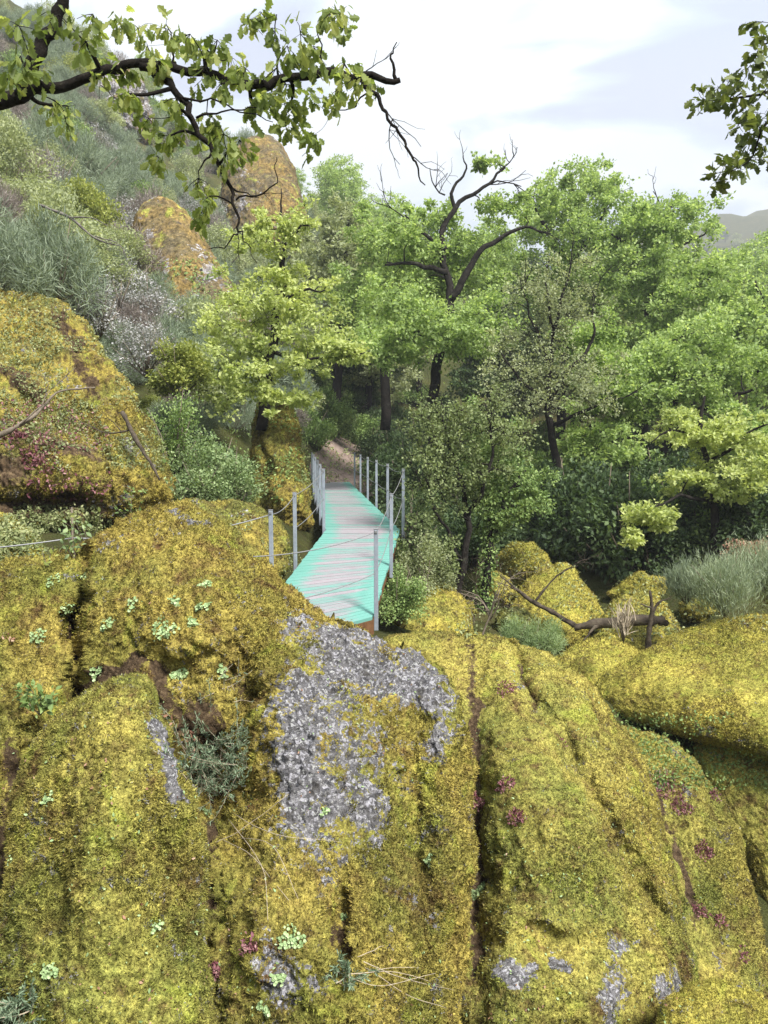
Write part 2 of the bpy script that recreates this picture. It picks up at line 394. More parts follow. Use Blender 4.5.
SC.cycles.max_bounces = 8; SC.cycles.diffuse_bounces = 5; SC.cycles.transmission_bounces = 5; SC.cycles.transparent_max_bounces = 4
SC.cycles.use_adaptive_sampling = True; SC.cycles.adaptive_threshold = .01
try:
    SC.cycles.use_denoising = True; SC.cycles.denoiser = 'OPENIMAGEDENOISE'; SC.cycles.denoising_input_passes = 'RGB_ALBEDO_NORMAL'; SC.cycles.denoising_prefilter = 'NONE'
except Exception: pass

# ------------------------------------------------------------------ ground
ctl = [P(*c) for c in [(560, 690, 8.8), (700, 755, 8.0), (768, 765, 7.9), (640, 665, 12), (560, 665, 12), (600, 690, 10.5), (600, 640, 11), (410, 650, 9), (450, 620, 12), (560, 625, 13),
       (350, 484, 26), (356, 466, 29), (362, 452, 33), (400, 478, 26), (420, 500, 22), (700, 578, 14), (768, 545, 14), (270, 575, 9.5), (200, 540, 9.5),
       (100, 560, 8.5), (0, 570, 8), (165, 500, 12), (0, 500, 12), (235, 490, 15), (200, 420, 18), (150, 350, 21), (230, 350, 26),
       (290, 440, 24), (310, 462, 24), (0, 270, 20), (100, 190, 32), (0, 40, 60), (200, 130, 75), (300, 215, 85), (350, 245, 90), (420, 310, 90), (560, 340, 90), (680, 340, 90),
       (740, 300, 120), (800, 262, 210), (740, 285, 230), (-200, 450, 10), (-400, 350, 12), (330, 425, 36), (300, 380, 40), (500, 500, 24), (620, 500, 22)]]
ctl += [V(c) for c in [(0, .3, -.05), (0, 2, -.6), (0, 3.2, -1.4), (2.5, 3, -3.2), (1.8, 4.5, -3.3), (3, 5.2, -3.3), (4, 7, -3.8), (3.4, 6.2, -3.8), (5, 8, -2.8), (2.2, 6.2, -3.), (2, 8, -1.9), (3, 8.2, -1.9), (4.2, 8, -1.8), (6, 6, -3.2), (-1.9, 18, -.6), (-2.2, 21, -.55), (-2.1, 24, -.4), (-1.6, 25.5, -.12), (-2, 3.5, -.9), (0, 5, -1.9), (2.6, 4, -3.2), (-1.2, 6.3, -.2), (-3, 6.5, .2), (0, 7.5, -1.4), (-.4, 10.5, -1.2), (1.2, 10, -1.2), (-.6, 14, -1.0), (.8, 15, -1.2),
       (-.8, 19, -.7), (-1.2, 24, -.25), (-5, 2, 1.2), (-8, 0, 2.5), (9, 4, -2.), (15, 25, 1.5), (25, 40, 5), (45, 60, 10), (13, 8, 0), (0, -10, -.3), (-15, -10, 5), (15, -10, 2),
       (-60, 30, 45), (-80, 100, 80), (60, 20, 16), (120, 60, 35), (-200, 0, 90), (200, 0, 60), (0, -200, 20), (-100, 400, 120), (150, 400, 105), (400, 500, 160), (0, 600, 60), (-300, -200, 90), (300, -200, 60), (30, 300, 30)]]
ctl = np.array(ctl); CX = ctl[:, :2]; n_ = len(CX)
Dm = np.linalg.norm(CX[:, None]-CX[None], axis=-1)
A_ = np.zeros((n_+1, n_+1)); A_[:n_, :n_] = Dm-np.eye(n_)*.15
A_[:n_, n_] = 1; A_[n_, :n_] = 1
sol = np.linalg.solve(A_, np.concatenate([ctl[:, 2], [0]]))
def H(x, y):
    x = np.atleast_1d(np.asarray(x, float)); y = np.atleast_1d(np.asarray(y, float)); sh = x.shape
    q = np.stack([x.ravel(), y.ravel()], 1)
    z = np.concatenate([np.linalg.norm(a[:, None]-CX[None], axis=-1) @ sol[:n_]+sol[n_] for a in np.array_split(q, max(1, len(q)//20000))])
    r = np.hypot(q[:, 0], q[:, 1])
    p3 = np.concatenate([q, np.zeros((len(q), 1))], 1)
    z = z+fbm(p3*.7, 3)*.1*np.clip(r/8, .3, 1)+fbm(p3*.09, 3)*np.clip((r-20)/40, 0, 1)*1.2+fbm(p3*.02, 3)*np.clip((r-120)/200, 0, 1)*9
    return z.reshape(sh)
g = np.sinh(np.linspace(-5.2, 5.2, 301))/np.sinh(5.2)*900
gx, gy = np.meshgrid(g, g+12); gz = H(gx, gy)
i = np.arange(300)[:, None]*301+np.arange(300)[None]
gm = MB(); gm.add(np.stack([gx, gy, gz], -1), np.stack([i, i+1, i+302, i+301], -1).reshape(-1, 4))
tag(obj('ground', gm, M['ground']), kind='structure')
GB = BVHTree.FromPolygons([tuple(v) for v in gm.v[0]], [tuple(int(k) for k in f) for f in gm.f[4][0]])
CAMV = Vector((0, 0, CZ))
def gray(px, py):
    d = Vector(P(px, py, 10.))-CAMV; h = GB.ray_cast(CAMV, d.normalized())
    return None if h[0] is None else np.array(h[0])
# path beyond the bridge
pc = smooth_path([(-1.2, 23.5, 0), (-1.3, 26, 0), (-1.1, 29, 0), (-1.6, 33, 0), (-3, 37, 0)], 8)
pm = MB(); vs = []
for p_ in pc:
    for s_ in (-1.1, -.5, 0, .5, 1.1): vs.append((p_[0]+s_, p_[1], H(p_[0]+s_, p_[1])[0]+.03))
m_ = len(pc); ii = np.arange(m_-1)[:, None]*5+np.arange(4)[None]
pm.add(vs, np.stack([ii, ii+1, ii+6, ii+5], -1).reshape(-1, 4)); tag(obj('path', pm, M['path']), kind='structure')
# far hill
hm = MB(); xs = np.linspace(-200, 900, 90); ys = np.linspace(520, 900, 30); X, Y_ = np.meshgrid(xs, ys)
Z = 160*np.exp(-((X-420)/230)**2-((Y_-700)/130)**2)+fbm(np.stack([X*.012, Y_*.012, X*0], -1), 4)*16+20
i = np.arange(29)[:, None]*90+np.arange(89)[None]
hm.add(np.stack([X, Y_, Z], -1), np.stack([i, i+1, i+91, i+90], -1).reshape(-1, 4)); tag(obj('hills', hm, M['hill']), kind='structure')

# ------------------------------------------------------------------ boulders
def cubesphere(n):
    k = np.arange(n+1); pts = []; quads = []; off = 0
    for ax in range(3):
        for s in (0, n):
            a, b = np.meshgrid(k, k, indexing='ij'); q = np.zeros((n+1, n+1, 3), int)
            q[..., ax] = s; q[..., (ax+1) % 3] = a; q[..., (ax+2) % 3] = b
            pts.append(q.reshape(-1, 3)); i = (np.arange(n)[:, None]*(n+1)+np.arange(n)[None])+off
            f = np.stack([i, i+n+1, i+n+2, i+1], -1).reshape(-1, 4)
            quads.append(f if s else f[:, ::-1]); off += (n+1)**2
    pts = np.concatenate(pts); key = (pts[:, 0]*(n+1)+pts[:, 1])*(n+1)+pts[:, 2]
    u, idx, inv = np.unique(key, return_index=True, return_inverse=True)
    v = pts[idx]/n*2.-1; v = np.tan(v*math.pi/4)
    return nrmz(v), inv.ravel()[np.concatenate(quads)]
CS = {}
ROCKS = []
def vnormals(v, q):
    fn = np.cross(v[q[:, 2]]-v[q[:, 0]], v[q[:, 3]]-v[q[:, 1]])
    out = np.zeros_like(v)
    for k in range(4): np.add.at(out, q[:, k], fn)
    return nrmz(out)
def rock(label, outline, depth, T, Tb, n, mat, c=None, blobs=(), p=.8, big=.12, fine=.02, tufts=0, tuft=.014, bare0=-.35, group=None, dents=(), name='mossy_boulder', cat='boulder', seed=0, strat=0, fsc=1., cracks=.014, soil_and_shade=()):
    o = V(outline); c = o.mean(0) if c is None else V(c)
    r = o-c; th = np.arctan2(-r[:, 1], r[:, 0]); R = np.linalg.norm(r, axis=1); k = np.argsort(th); th, R = th[k], R[k]
    tt = np.linspace(-np.pi, np.pi, 721)[:-1]
    # straight edges between the outline points, then softened
    rr = np.zeros(720)
    ox, oy = R*np.cos(th), R*np.sin(th)
    for j in range(720):
        i1 = np.searchsorted(th, tt[j]) % len(th); i0 = i1-1
        ax, ay, bx, by = ox[i0], oy[i0], ox[i1], oy[i1]; dx, dy = math.cos(tt[j]), math.sin(tt[j])
        den = dx*(by-ay)-dy*(bx-ax)
        rr[j] = (ax*(by-ay)-ay*(bx-ax))/den if abs(den) > 1e-6 else R[i0]
    ker = np.hanning(15); ker /= ker.sum(); rr = np.convolve(np.tile(rr, 3), ker, 'same')[720:1440]
    if n not in CS: CS[n] = cubesphere(n)
    d, q = CS[n]
    ang = np.arctan2(d[:, 2], d[:, 0]); sn = np.hypot(d[:, 0], d[:, 2]); cs = -d[:, 1]
    rad = np.interp(ang, tt, rr, period=2*np.pi)
    px = c[0]+sn*rad*np.cos(ang); py = c[1]-sn*rad*np.sin(ang)
    dc = V(depth)
    if len(dc) == 1: Yc = np.full(len(px), dc[0, 2])
    else:
        m = len(dc); B = np.zeros((m+1, m+1)); B[:m, :m] = np.linalg.norm(dc[:, None, :2]-dc[None, :, :2], axis=-1)-np.eye(m)*6; B[:m, m] = 1; B[m, :m] = 1
        s = np.linalg.solve(B, np.concatenate([dc[:, 2], [0]]))
        Yc = np.linalg.norm(np.stack([px, py], 1)[:, None]-dc[None, :, :2], axis=-1) @ s[:m]+s[m]
    ca = np.abs(cs)**p
    Yd = np.where(cs >= 0, Yc+T*(1-ca), Yc+T+Tb*ca)
    wq = np.stack([px/45., py/45., px*0+seed*3.3], 1); px0, py0 = px, py; wx = 9*fbm(wq, 3); wy = 9*fbm(wq+9, 3); px = px0+wx; py = py0+wy
    for (bx, by, sx, sy, am, rot) in dents:
        cr_, sr_ = math.cos(rot), math.sin(rot); ux = (px-bx)*cr_+(py-by)*sr_; uy = -(px-bx)*sr_+(py-by)*cr_
        Yd = Yd+np.where(cs > 0, am*np.exp(-(ux/sx)**2-(uy/sy)**2), 0)
    v = P(px0, py0, Yd)
    nrm = vnormals(v, q)
    if (nrm*(v-v.mean(0))).sum() < 0: q = q[:, ::-1]; nrm = -nrm
    sv = v*fsc+seed*9.7
    v = v+nrm*(big*fbm(sv*.9, 3)[:, None]*1.) if big else v
    cr2 = fbm(sv*3.2+5, 4, .55); cr3 = fbm(sv*14, 4, .6)
    dsp = fine*1.6*cr2+fine*.8*cr3
    if strat: dsp = dsp+strat*fbm(sv*np.array([5., 5., 1.1]), 3)
    dsp = dsp+fine*.7*np.abs(fbm(sv*24+8, 3, .6))
    v = v+nrm*dsp[:, None]
    if cracks: ck = fbm(sv*1.15+20+seed, 4, .55); dsp = dsp-cracks*np.exp(-(ck/.035)**2)+cracks*.8*sstep(0, .5, ck)
    bare = bare0+.75*fbm(sv*1.7+3, 4, .6)
    for bl in blobs:
        bx, by, sx, sy, am = bl[:5]; rot = bl[5] if len(bl) > 5 else 0
        cr_, sr_ = math.cos(rot), math.sin(rot); ux = (px-bx)*cr_+(py-by)*sr_; uy = -(px-bx)*sr_+(py-by)*cr_
        bare = bare+np.where(cs > 0, am*np.exp(-((ux/sx)**2+(uy/sy)**2)**1.5), 0)
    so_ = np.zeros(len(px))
    for bl in soil_and_shade:
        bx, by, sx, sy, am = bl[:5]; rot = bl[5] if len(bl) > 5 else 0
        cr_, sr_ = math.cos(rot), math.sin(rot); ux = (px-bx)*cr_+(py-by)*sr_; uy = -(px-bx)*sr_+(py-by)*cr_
        so_ = so_+np.where(cs > -.3, am*np.exp(-((ux/sx)**2+(uy/sy)**2)**1.3), 0)  # soil patches and painted gap shade share this dark brown mask
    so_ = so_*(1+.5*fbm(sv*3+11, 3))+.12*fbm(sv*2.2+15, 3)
    base = np.array([v[:, 0].mean(), v[:, 1].mean(), v[:, 2].min()])
    mb = MB(); mb.add(v, q)
    ob = obj(name, mb, mat, None, True, tuple(base), {'bare': bare, 'soil_and_shade': so_}); tag(ob, label, cat, group)
    ROCKS.append((v, q))
    if tufts:
        nn = vnormals(v, q)
        vis = (cs > -.1) & (px > -40) & (px < 808) & (py > 400) & (py < 1060)
        kk = bare+.5*fbm(sv*9, 3)
        idx = np.nonzero(vis & (kk < .42) & (so_+.3*fbm(sv*12+2, 2) < .5))[0]
        pick = rng.choice(idx, tufts); es = np.linalg.norm(v[q[:, 0]]-v[q[:, 1]], axis=1).mean()
        pos = v[pick]+nrmz(rng.normal(size=(tufts, 3)))*rng.random((tufts, 1))*es*1.5
        nd = nn[pick]; pos -= nd*((pos-v[pick])*nd).sum(1, keepdims=True)
        dd = nd+.75*rng.normal(size=(tufts, 3))+np.array([0, 0, .25])
        tb = MB(); leaf_batch(tb, pos-nd*.004, dd, rng.normal(size=(tufts, 3)), tuft*(.5+rng.random(tufts)), (V([(-.2, 0, 0), (.2, 0, 0), (0, 1, .1)]), [np.array([(0, 1, 2)])]))
        obj('moss', tb, TUFT.get(mat, mat), ob, False, tuple(base))
    return ob

A_out = [(-90, 600), (-20, 572), (20, 560), (55, 562), (78, 552), (105, 532), (140, 514), (165, 509), (190, 512), (215, 524), (245, 552), (275, 580), (300, 600), (330, 618), (375, 636), (415, 652), (445, 680), (460, 712), (467, 760), (465, 820), (461, 900), (459, 1000), (456, 1150), (200, 1200), (-90, 1180), (-130, 850)]
rock('largest mossy boulder in front, with bare grey stone on its right face', A_out,
     [(160, 515, 5.3), (20, 565, 5.0), (300, 610, 4.6), (400, 655, 4.35), (460, 760, 4.0), (330, 740, 3.7), (250, 900, 3.15), (400, 900, 3.2), (430, 1040, 2.8), (250, 1080, 2.6), (0, 800, 4.0), (100, 650, 4.35), (100, 800, 4.0), (210, 780, 3.95), (40, 1000, 3.5), (200, 640, 4.15)],
     .5, .75, 230, M['moss_brown'], (215, 800),
     [(350, 730, 100, 150, .56), (375, 655, 105, 34, .95, .5), (432, 688, 46, 24, .45, .7), (335, 700, 45, 45, .35), (378, 815, 22, 60, .65), (290, 690, 22, 80, .45), (445, 720, 20, 50, .3), (190, 524, 26, 7, .9, .3), (175, 548, 24, 10, .4), (300, 780, 26, 70, .5), (300, 990, 30, 45, .9), (275, 960, 14, 60, .6), (10, 970, 30, 70, 1.0), (405, 905, 8, 22, .8), (440, 760, 10, 50, .45)],
     0.75, .05, .03, 210000, .016, -.42, None,
     [(76, 620, 10, 75, .45, .1), (60, 740, 20, 70, .45, .4), (180, 590, 80, 50, -.18, .3), (246, 690, 24, 50, .3, -.2), (222, 790, 34, 80, .4, .1), (335, 660, 60, 30, .12, .5), (290, 940, 60, 80, -.15, 0), (340, 925, 6, 50, .14, 0), (448, 820, 14, 140, -.1, 0), (415, 800, 12, 120, .12, 0), (150, 660, 50, 14, .12, .2)], soil_and_shade=[(120, 670, 42, 9, 1., -.05), (165, 690, 10, 30, 1., -.2), (80, 700, 8, 40, .9, .8), (195, 735, 26, 50, .9), (240, 685, 16, 32, .6), (60, 735, 20, 50, .9, .5), (76, 620, 6, 75, .8, .1), (208, 860, 14, 80, .9), (14, 860, 16, 150, .9), (270, 640, 50, 10, .4, .5), (340, 925, 5, 44, .8), (240, 960, 26, 40, .4), (280, 850, 50, 30, .25)], seed=1, strat=.02)  # brown strips paint the dark gap around the pointed boulder; some real soil
rock('pointed mossy boulder at the lower left beside the blue green shrub',
     [(10, 1180), (2, 1000), (8, 880), (16, 810), (42, 745), (75, 705), (108, 688), (128, 677), (146, 684), (152, 715), (168, 760), (188, 795), (196, 850), (208, 930), (222, 1010), (230, 1180)],
     [(130, 690, 3.45), (60, 760, 3.3), (150, 790, 3.05), (100, 900, 2.8), (190, 870, 3.0), (110, 1080, 2.4)], .42, .7, 150, M['moss'], (108, 880),
     [(162, 765, 11, 50, 1.9, -.35), (55, 880, 10, 22, .7), (105, 905, 9, 14, .4), (205, 940, 10, 50, .7), (190, 990, 10, 30, .6)], .75, .04, .02, 110000, .016, -.5, seed=2,
     dents=[(110, 800, 40, 90, -.15, .2), (60, 900, 16, 60, .1, .1), (175, 920, 14, 70, .08, -.1)])
rock('broad smooth mossy boulder in the middle foreground with white lichen patches near its foot',
     [(370, 650), (400, 634), (440, 631), (475, 634), (510, 640), (540, 652), (566, 675), (592, 705), (615, 730), (640, 768), (655, 805), (672, 850), (684, 900), (694, 960), (700, 1030), (705, 1180), (560, 1200), (400, 1180), (372, 900)],
     [(440, 640, 6.2), (540, 660, 5.9), (620, 745, 5.4), (665, 840, 4.8), (500, 760, 4.95), (590, 820, 4.5), (600, 1000, 3.6), (490, 1000, 3.55), (690, 1010, 4.0), (400, 900, 4.5)],
     .6, .9, 190, M['moss'], (545, 880),
     [(520, 972, 20, 15, 2.4, .2), (560, 957, 11, 12, 2.6), (533, 955, 7, 5, 1.8), (614, 985, 14, 60, 1.7), (665, 975, 9, 26, 1.1), (690, 955, 6, 20, .8), (648, 990, 8, 20, 1.), (520, 690, 9, 26, .85, -.5), (505, 740, 9, 20, .3)],
     .8, .07, .016, 190000, .016, -.62, seed=3, soil_and_shade=[(474, 820, 9, 180, 1.), (525, 690, 7, 26, .9, -.45), (600, 800, 10, 60, .4, -.4), (628, 860, 12, 40, .35, -.3), (520, 640, 60, 10, .3)], dents=[(590, 790, 9, 120, .2, -.5), (525, 690, 9, 36, .2, -.45), (545, 800, 60, 90, -.2, -.3), (640, 900, 16, 110, .12, -.3), (560, 945, 70, 12, .1, 0), (480, 760, 30, 60, .12, 0), (476, 850, 16, 160, .22, 0)], strat=.02)  # long left strip paints the shaded seam; the rest are brown patches
rock('mossy boulder sloping to the right foreground, dotted with red stonecrop',
     [(596, 742), (622, 730), (655, 738), (690, 760), (718, 795), (738, 838), (752, 890), (762, 940), (770, 1000), (780, 1180), (680, 1180), (640, 950), (600, 800)],
     [(640, 740, 7.0), (700, 800, 6.4), (740, 920, 5.8), (680, 950, 5.5), (720, 1080, 5.0)], .45, .8, 130, M['moss'], (690, 900), [(670, 790, 26, 30, .35)], .8, .05, .025, 80000, .018, -.55, seed=4, soil_and_shade=[(652, 785, 4, 36, .8, -.5), (671, 840, 4, 40, .85, -.35), (688, 900, 4, 40, .8, -.2), (668, 795, 22, 18, .4)])  # thin strips paint shade along the middle boulder's edge
rock('shadowed mossy boulder at the right edge below the wide yellow one',
     [(690, 745), (708, 738), (738, 744), (772, 764), (830, 800), (860, 900), (830, 1000), (770, 960), (735, 850), (700, 780)],
     [(700, 745, 7.7), (768, 800, 7.2), (760, 900, 7.2)], .35, .9, 90, M['moss'], (765, 850), [(715, 750, 14, 8, .8)], .8, .05, .018, 35000, .015, -.4, seed=5)
rock('wide bright yellow mossy boulder at the right edge above the ivy',
     [(582, 692), (600, 676), (630, 660), (662, 645), (690, 632), (715, 623), (750, 619), (800, 618), (870, 650), (900, 730), (820, 775), (730, 745), (660, 728), (610, 715)],
     [(600, 690, 9.0), (700, 630, 9.6), (768, 625, 9.4), (700, 700, 7.9), (700, 740, 7.2), (800, 750, 6.9)], .35, 1.6, 120, M['moss_yellow'], (730, 690), [(740, 735, 60, 8, .3)], .8, .07, .018, 75000, .02, -.8, seed=6, dents=[(700, 660, 30, 14, .1, -.3)])
rock('small mossy boulder cut by the bottom right corner of the view',
     [(650, 1035), (664, 1005), (690, 986), (715, 981), (745, 988), (775, 1010), (800, 1060), (770, 1120), (680, 1120)],
     [(720, 1000, 3.5), (720, 1080, 3.1)], .25, .5, 80, M['moss_yellow'], (722, 1050), (), .8, .02, .012, 22000, .012, -.6, seed=7)
# boulders in the gully
rock('round mossy boulder half hidden behind the ivy covered trunk', [(496, 575), (500, 556), (514, 545), (530, 545), (545, 556), (552, 575), (540, 590), (505, 592)], [(520, 565, 14.2)], .7, .8, 50, M['moss_yellow'], None, (), .8, .1, .03, 12000, .03, -.8, seed=8)
rock('tall humped yellow mossy boulder with a dead branch leaning across it', [(510, 632), (515, 605), (530, 585), (546, 568), (560, 563), (573, 568), (585, 588), (598, 612), (606, 634), (570, 650), (520, 645)], [(555, 570, 13.4), (560, 600, 12.6), (560, 640, 11.6)], .7, .9, 60, M['moss_yellow'], (556, 610), (), .8, .1, .03, 18000, .028, -.8, seed=9)
rock('small dark mossy boulder left of the humped yellow boulder', [(478, 590), (484, 577), (496, 572), (508, 578), (514, 594), (506, 606), (486, 606)], [(495, 590, 13.4)], .35, .4, 40, M['moss_far'], None, (), .8, .06, .03, 0, .03, -.5, seed=10)
rock('low mossy boulder lying behind the fallen log', [(600, 632), (608, 612), (625, 600), (645, 597), (662, 604), (680, 625), (692, 650), (650, 668), (608, 655)], [(640, 600, 11.9), (640, 650, 10.9)], .6, .9, 50, M['moss_far'], None, [(668, 640, 12, 22, .8)], .8, .08, .03, 9000, .026, -.45, seed=11)
rock('low yellow mossy boulder in front of the fallen log', [(548, 680), (560, 655), (580, 640), (605, 632), (630, 640), (655, 662), (650, 690), (600, 705), (560, 698)], [(600, 635, 10.5), (600, 690, 9.3)], .5, .8, 50, M['moss_yellow'], None, (), .8, .07, .025, 11000, .024, -.7, seed=12)
rock('mossy boulder among leaves at the foot of the bridge', [(385, 620), (395, 596), (415, 584), (440, 586), (460, 598), (470, 620), (472, 645), (430, 660), (392, 650)], [(430, 590, 11.6), (430, 640, 10.4)], .5, .8, 50, M['moss_far'], None, [(415, 600, 20, 14, .5)], .8, .07, .025, 9000, .026, -.5, seed=13)
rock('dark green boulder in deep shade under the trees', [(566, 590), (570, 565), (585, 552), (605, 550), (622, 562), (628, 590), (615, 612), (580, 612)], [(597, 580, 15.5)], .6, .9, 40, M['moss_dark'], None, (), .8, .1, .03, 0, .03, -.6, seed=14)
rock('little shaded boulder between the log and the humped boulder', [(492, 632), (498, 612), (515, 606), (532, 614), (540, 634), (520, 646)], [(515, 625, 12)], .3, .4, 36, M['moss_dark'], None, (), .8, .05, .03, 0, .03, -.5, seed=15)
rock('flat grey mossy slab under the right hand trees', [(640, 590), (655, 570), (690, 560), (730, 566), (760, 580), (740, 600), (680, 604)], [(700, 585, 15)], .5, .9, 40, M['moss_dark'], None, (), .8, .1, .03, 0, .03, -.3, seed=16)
for nm_, ox_, oy_, rr_, Y_0 in (('mossy stone between the log and the wide yellow boulder', 668, 655, 24, 10.2), ('mossy stone in front of the log, left of the dry tuft', 560, 668, 20, 10.2), ('half shaded mossy stone behind the stump', 700, 612, 22, 12.6), ('little mossy stone under the ferny plant', 530, 668, 15, 9.6), ('mossy stone right of the shaded boulder', 640, 594, 26, 13.6), ('dull mossy stone against the ivy clad trunk', 462, 612, 16, 12.4)):
    rock(nm_, [(ox_+rr_*(1.15+.2*math.sin(k_*2.1+ox_))*math.cos(k_*.785), oy_+rr_*(.75+.15*math.sin(k_*1.7+oy_))*math.sin(k_*.785)) for k_ in range(8)], [(ox_, oy_, Y_0)], .3, .4, 36, M['moss_far'] if ox_ % 40 else M['moss_yellow'], None, (), .8, .05, .03, 5000, .024, -.5, seed=ox_/37., name='mossy_stone', cat='stone')
# left side
rock('huge mossy rock face on the left with creepers and reddish leaves growing over it',
     [(-140, 320), (-60, 292), (-10, 288), (25, 296), (55, 308), (85, 332), (108, 362), (130, 400), (150, 438), (163, 470), (168, 492), (150, 508), (100, 516), (60, 528), (0, 530), (-120, 530)],
     [(0, 300, 12.5), (70, 330, 12), (130, 410, 11), (60, 420, 10.3), (60, 510, 9.0), (150, 495, 9.6), (-80, 420, 10)], .8, 2., 150, M['moss_dull'], (20, 430),
     [(10, 430, 40, 20, .5), (110, 500, 30, 12, .5), (40, 350, 40, 12, .3, .6)], .75, .16, .045, 60000, .026, -.42, dents=[(60, 505, 60, 12, .5, 0), (90, 440, 9, 60, .2, -.5), (30, 400, 40, 9, .2, .5)], soil_and_shade=[(50, 440, 60, 14, .7, .5), (60, 515, 90, 16, 1.), (20, 380, 50, 12, .7, .6), (90, 380, 12, 50, .6, -.5), (0, 470, 50, 20, .7), (60, 330, 60, 10, .5, .6)], seed=17, strat=.05)  # soil on the rock face, with crevices painted darker as shade
rock('bright mossy boulder at the left edge under the cable railing', [(-80, 512), (-20, 510), (8, 514), (28, 530), (44, 556), (42, 585), (-20, 600), (-90, 600)], [(0, 530, 7.6), (0, 590, 7.0)], .4, .8, 60, M['moss_yellow'], (-15, 555), [(20, 548, 20, 5, .6)], .8, .05, .02, 16000, .02, -.7, seed=18)
rock('low mossy outcrop with small plants between the bridge and the big boulder', [(120, 555), (150, 516), (190, 500), (230, 500), (258, 506), (280, 520), (290, 542), (284, 570), (260, 610), (180, 620), (120, 590)], [(220, 505, 10.3), (285, 550, 9.6), (200, 590, 8.2)], .5, 1., 80, M['moss_dull'], (220, 560), [(290, 565, 16, 10, .8)], .8, .07, .03, 22000, .022, -.5, seed=19)
rock('tall narrow mossy rock standing beside the far end of the bridge', [(246, 520), (248, 470), (252, 430), (260, 405), (272, 397), (286, 404), (297, 425), (305, 455), (310, 490), (312, 525), (280, 540)], [(272, 405, 16.2), (285, 500, 14.6)], .8, 1.2, 70, M['moss_dull'], (280, 470), (), .8, .12, .035, 22000, .03, -.6, seed=20, dents=[(262, 470, 5, 60, .3, 0)], strat=.03)
rock('orange lichen covered rock dome rising from the left hillside', [(122, 300), (128, 245), (138, 212), (152, 199), (168, 201), (186, 215), (203, 240), (220, 266), (236, 292), (250, 322), (258, 360), (190, 380), (130, 350)], [(155, 205, 28), (200, 330, 24)], 2.2, 4, 90, M['moss_orange'], (190, 295), [(205, 300, 28, 40, .5), (180, 330, 30, 30, .4)], .8, .12, .05, 0, .03, -.2, seed=21, fsc=.4, name='rock_dome')
rock('farther orange streaked rock dome high on the hillside', [(222, 240), (224, 190), (232, 155), (246, 138), (264, 133), (280, 142), (292, 165), (300, 190), (308, 225), (300, 260), (240, 260)], [(262, 145, 52), (270, 240, 48)], 3.5, 6, 80, M['moss_orange'], (265, 200), [(240, 170, 12, 40, .6)], .8, .2, .07, 0, .03, -.25, seed=22, fsc=.25, name='rock_dome')
rock('pale grey rock face showing through the scrub at the top left', [(80, 130), (84, 100), (100, 78), (122, 70), (140, 80), (150, 110), (148, 140), (110, 150)], [(115, 100, 58)], 3, 5, 50, M['moss_orange'], None, [(115, 100, 50, 50, .9)], .8, .6, .15, 0, .03, .2, seed=23, fsc=.25, name='rock_dome')

vv = []; ff = []; off = 0
for v, q in ROCKS: vv.append(v); ff.append(q+off); off += len(v)
RB = BVHTree.FromPolygons(np.concatenate(vv).tolist(), np.concatenate(ff).tolist())
def hit(px, py):
    d = (Vector(P(px, py, 10.))-CAMV).normalized(); a = RB.ray_cast(CAMV, d); b = GB.ray_cast(CAMV, d)
    c = [h for h in (a, b) if h[0] is not None]
    if not c: return None
    h = min(c, key=lambda h: h[3])
    n = h[1] if h[1].dot(d) < 0 else -h[1]
    return np.array(h[0]), np.array(n)

# ------------------------------------------------------------------ footbridge
NL, NR = Pz(230, 655, -.5), Pz(372.7, 617, -.5); CL, CR = Pz(326, 529.5, 0), Pz(399.8, 530, 0); FR = Pz(349.5, 482, 0)
FL = FR+(CL-CR)*1.0
br = empty('footbridge', tuple((NL+NR)/2), 'narrow plank footbridge of worn turquoise and pink boards with grey steel posts', 'footbridge')
bl = tuple(br.location)
dm = MB(); ed = []
def plank_run(a0, b0, a1, b1, w_=.125):
    L = np.linalg.norm((a1+b1)/2-(a0+b0)/2); k = int(L/w_)
    for j in range(k):
        t0, t1 = (j+.05)/k, (j+.95)/k; dz = rng.normal()*.0015
        nx = 9; s = np.linspace(0, 1, nx); ex = rng.normal(size=2)*.004; s_ = s.copy(); s_[0] += ex[0]; s_[-1] += ex[1]
        lo = [(a0+(a1-a0)*t)[None]*(1-s_[:, None])+(b0+(b1-b0)*t)[None]*s_[:, None] for t in (t0, t1)]
        v = np.concatenate([lo[0]-[0, 0, .035], lo[0]-[0, 0, -dz], lo[1]-[0, 0, -dz], lo[1]-[0, 0, .035]])
        q = [(r*nx+c_, r*nx+c_+1, ((r+1) % 4)*nx+c_+1, ((r+1) % 4)*nx+c_) for r in range(4) for c_ in range(nx-1)]
        q += [(0, nx, 2*nx, 3*nx), (4*nx-1, 3*nx-1, 2*nx-1, nx-1)]
        dm.add(v, np.array(q)); ed.extend(list(np.tile(1-np.abs(2*s-1), 4)))
plank_run(NL, NR, CL, CR); plank_run(CL, CR, FL, FR)
obj('deck', dm, M['deck'], br, False, bl, {'edge': np.clip(np.array(ed)*1.8, 0, 1)})
def beam(p, q, inward, name='side_beam'):
    mb = MB(); p = p+inward; q = q+inward; c = (p+q)/2-[0, 0, .125]; d = q-p
    u = nrmz(d); s = nrmz(np.cross(u, [0, 0, 1.])); w2 = np.cross(s, u)
    v = [m_+s*a+w2*b for m_ in (p-[0, 0, .125], q-[0, 0, .125]) for a, b in ((-.03, -.085), (.03, -.085), (.03, .085), (-.03, .085))]
    mb.add(v, np.array([(0, 1, 2, 3), (7, 6, 5, 4), (0, 4, 5, 1), (1, 5, 6, 2), (2, 6, 7, 3), (3, 7, 4, 0)])); obj(name, mb, M['beam'], br, False, bl)
inw = nrmz(CL-CR)*.06
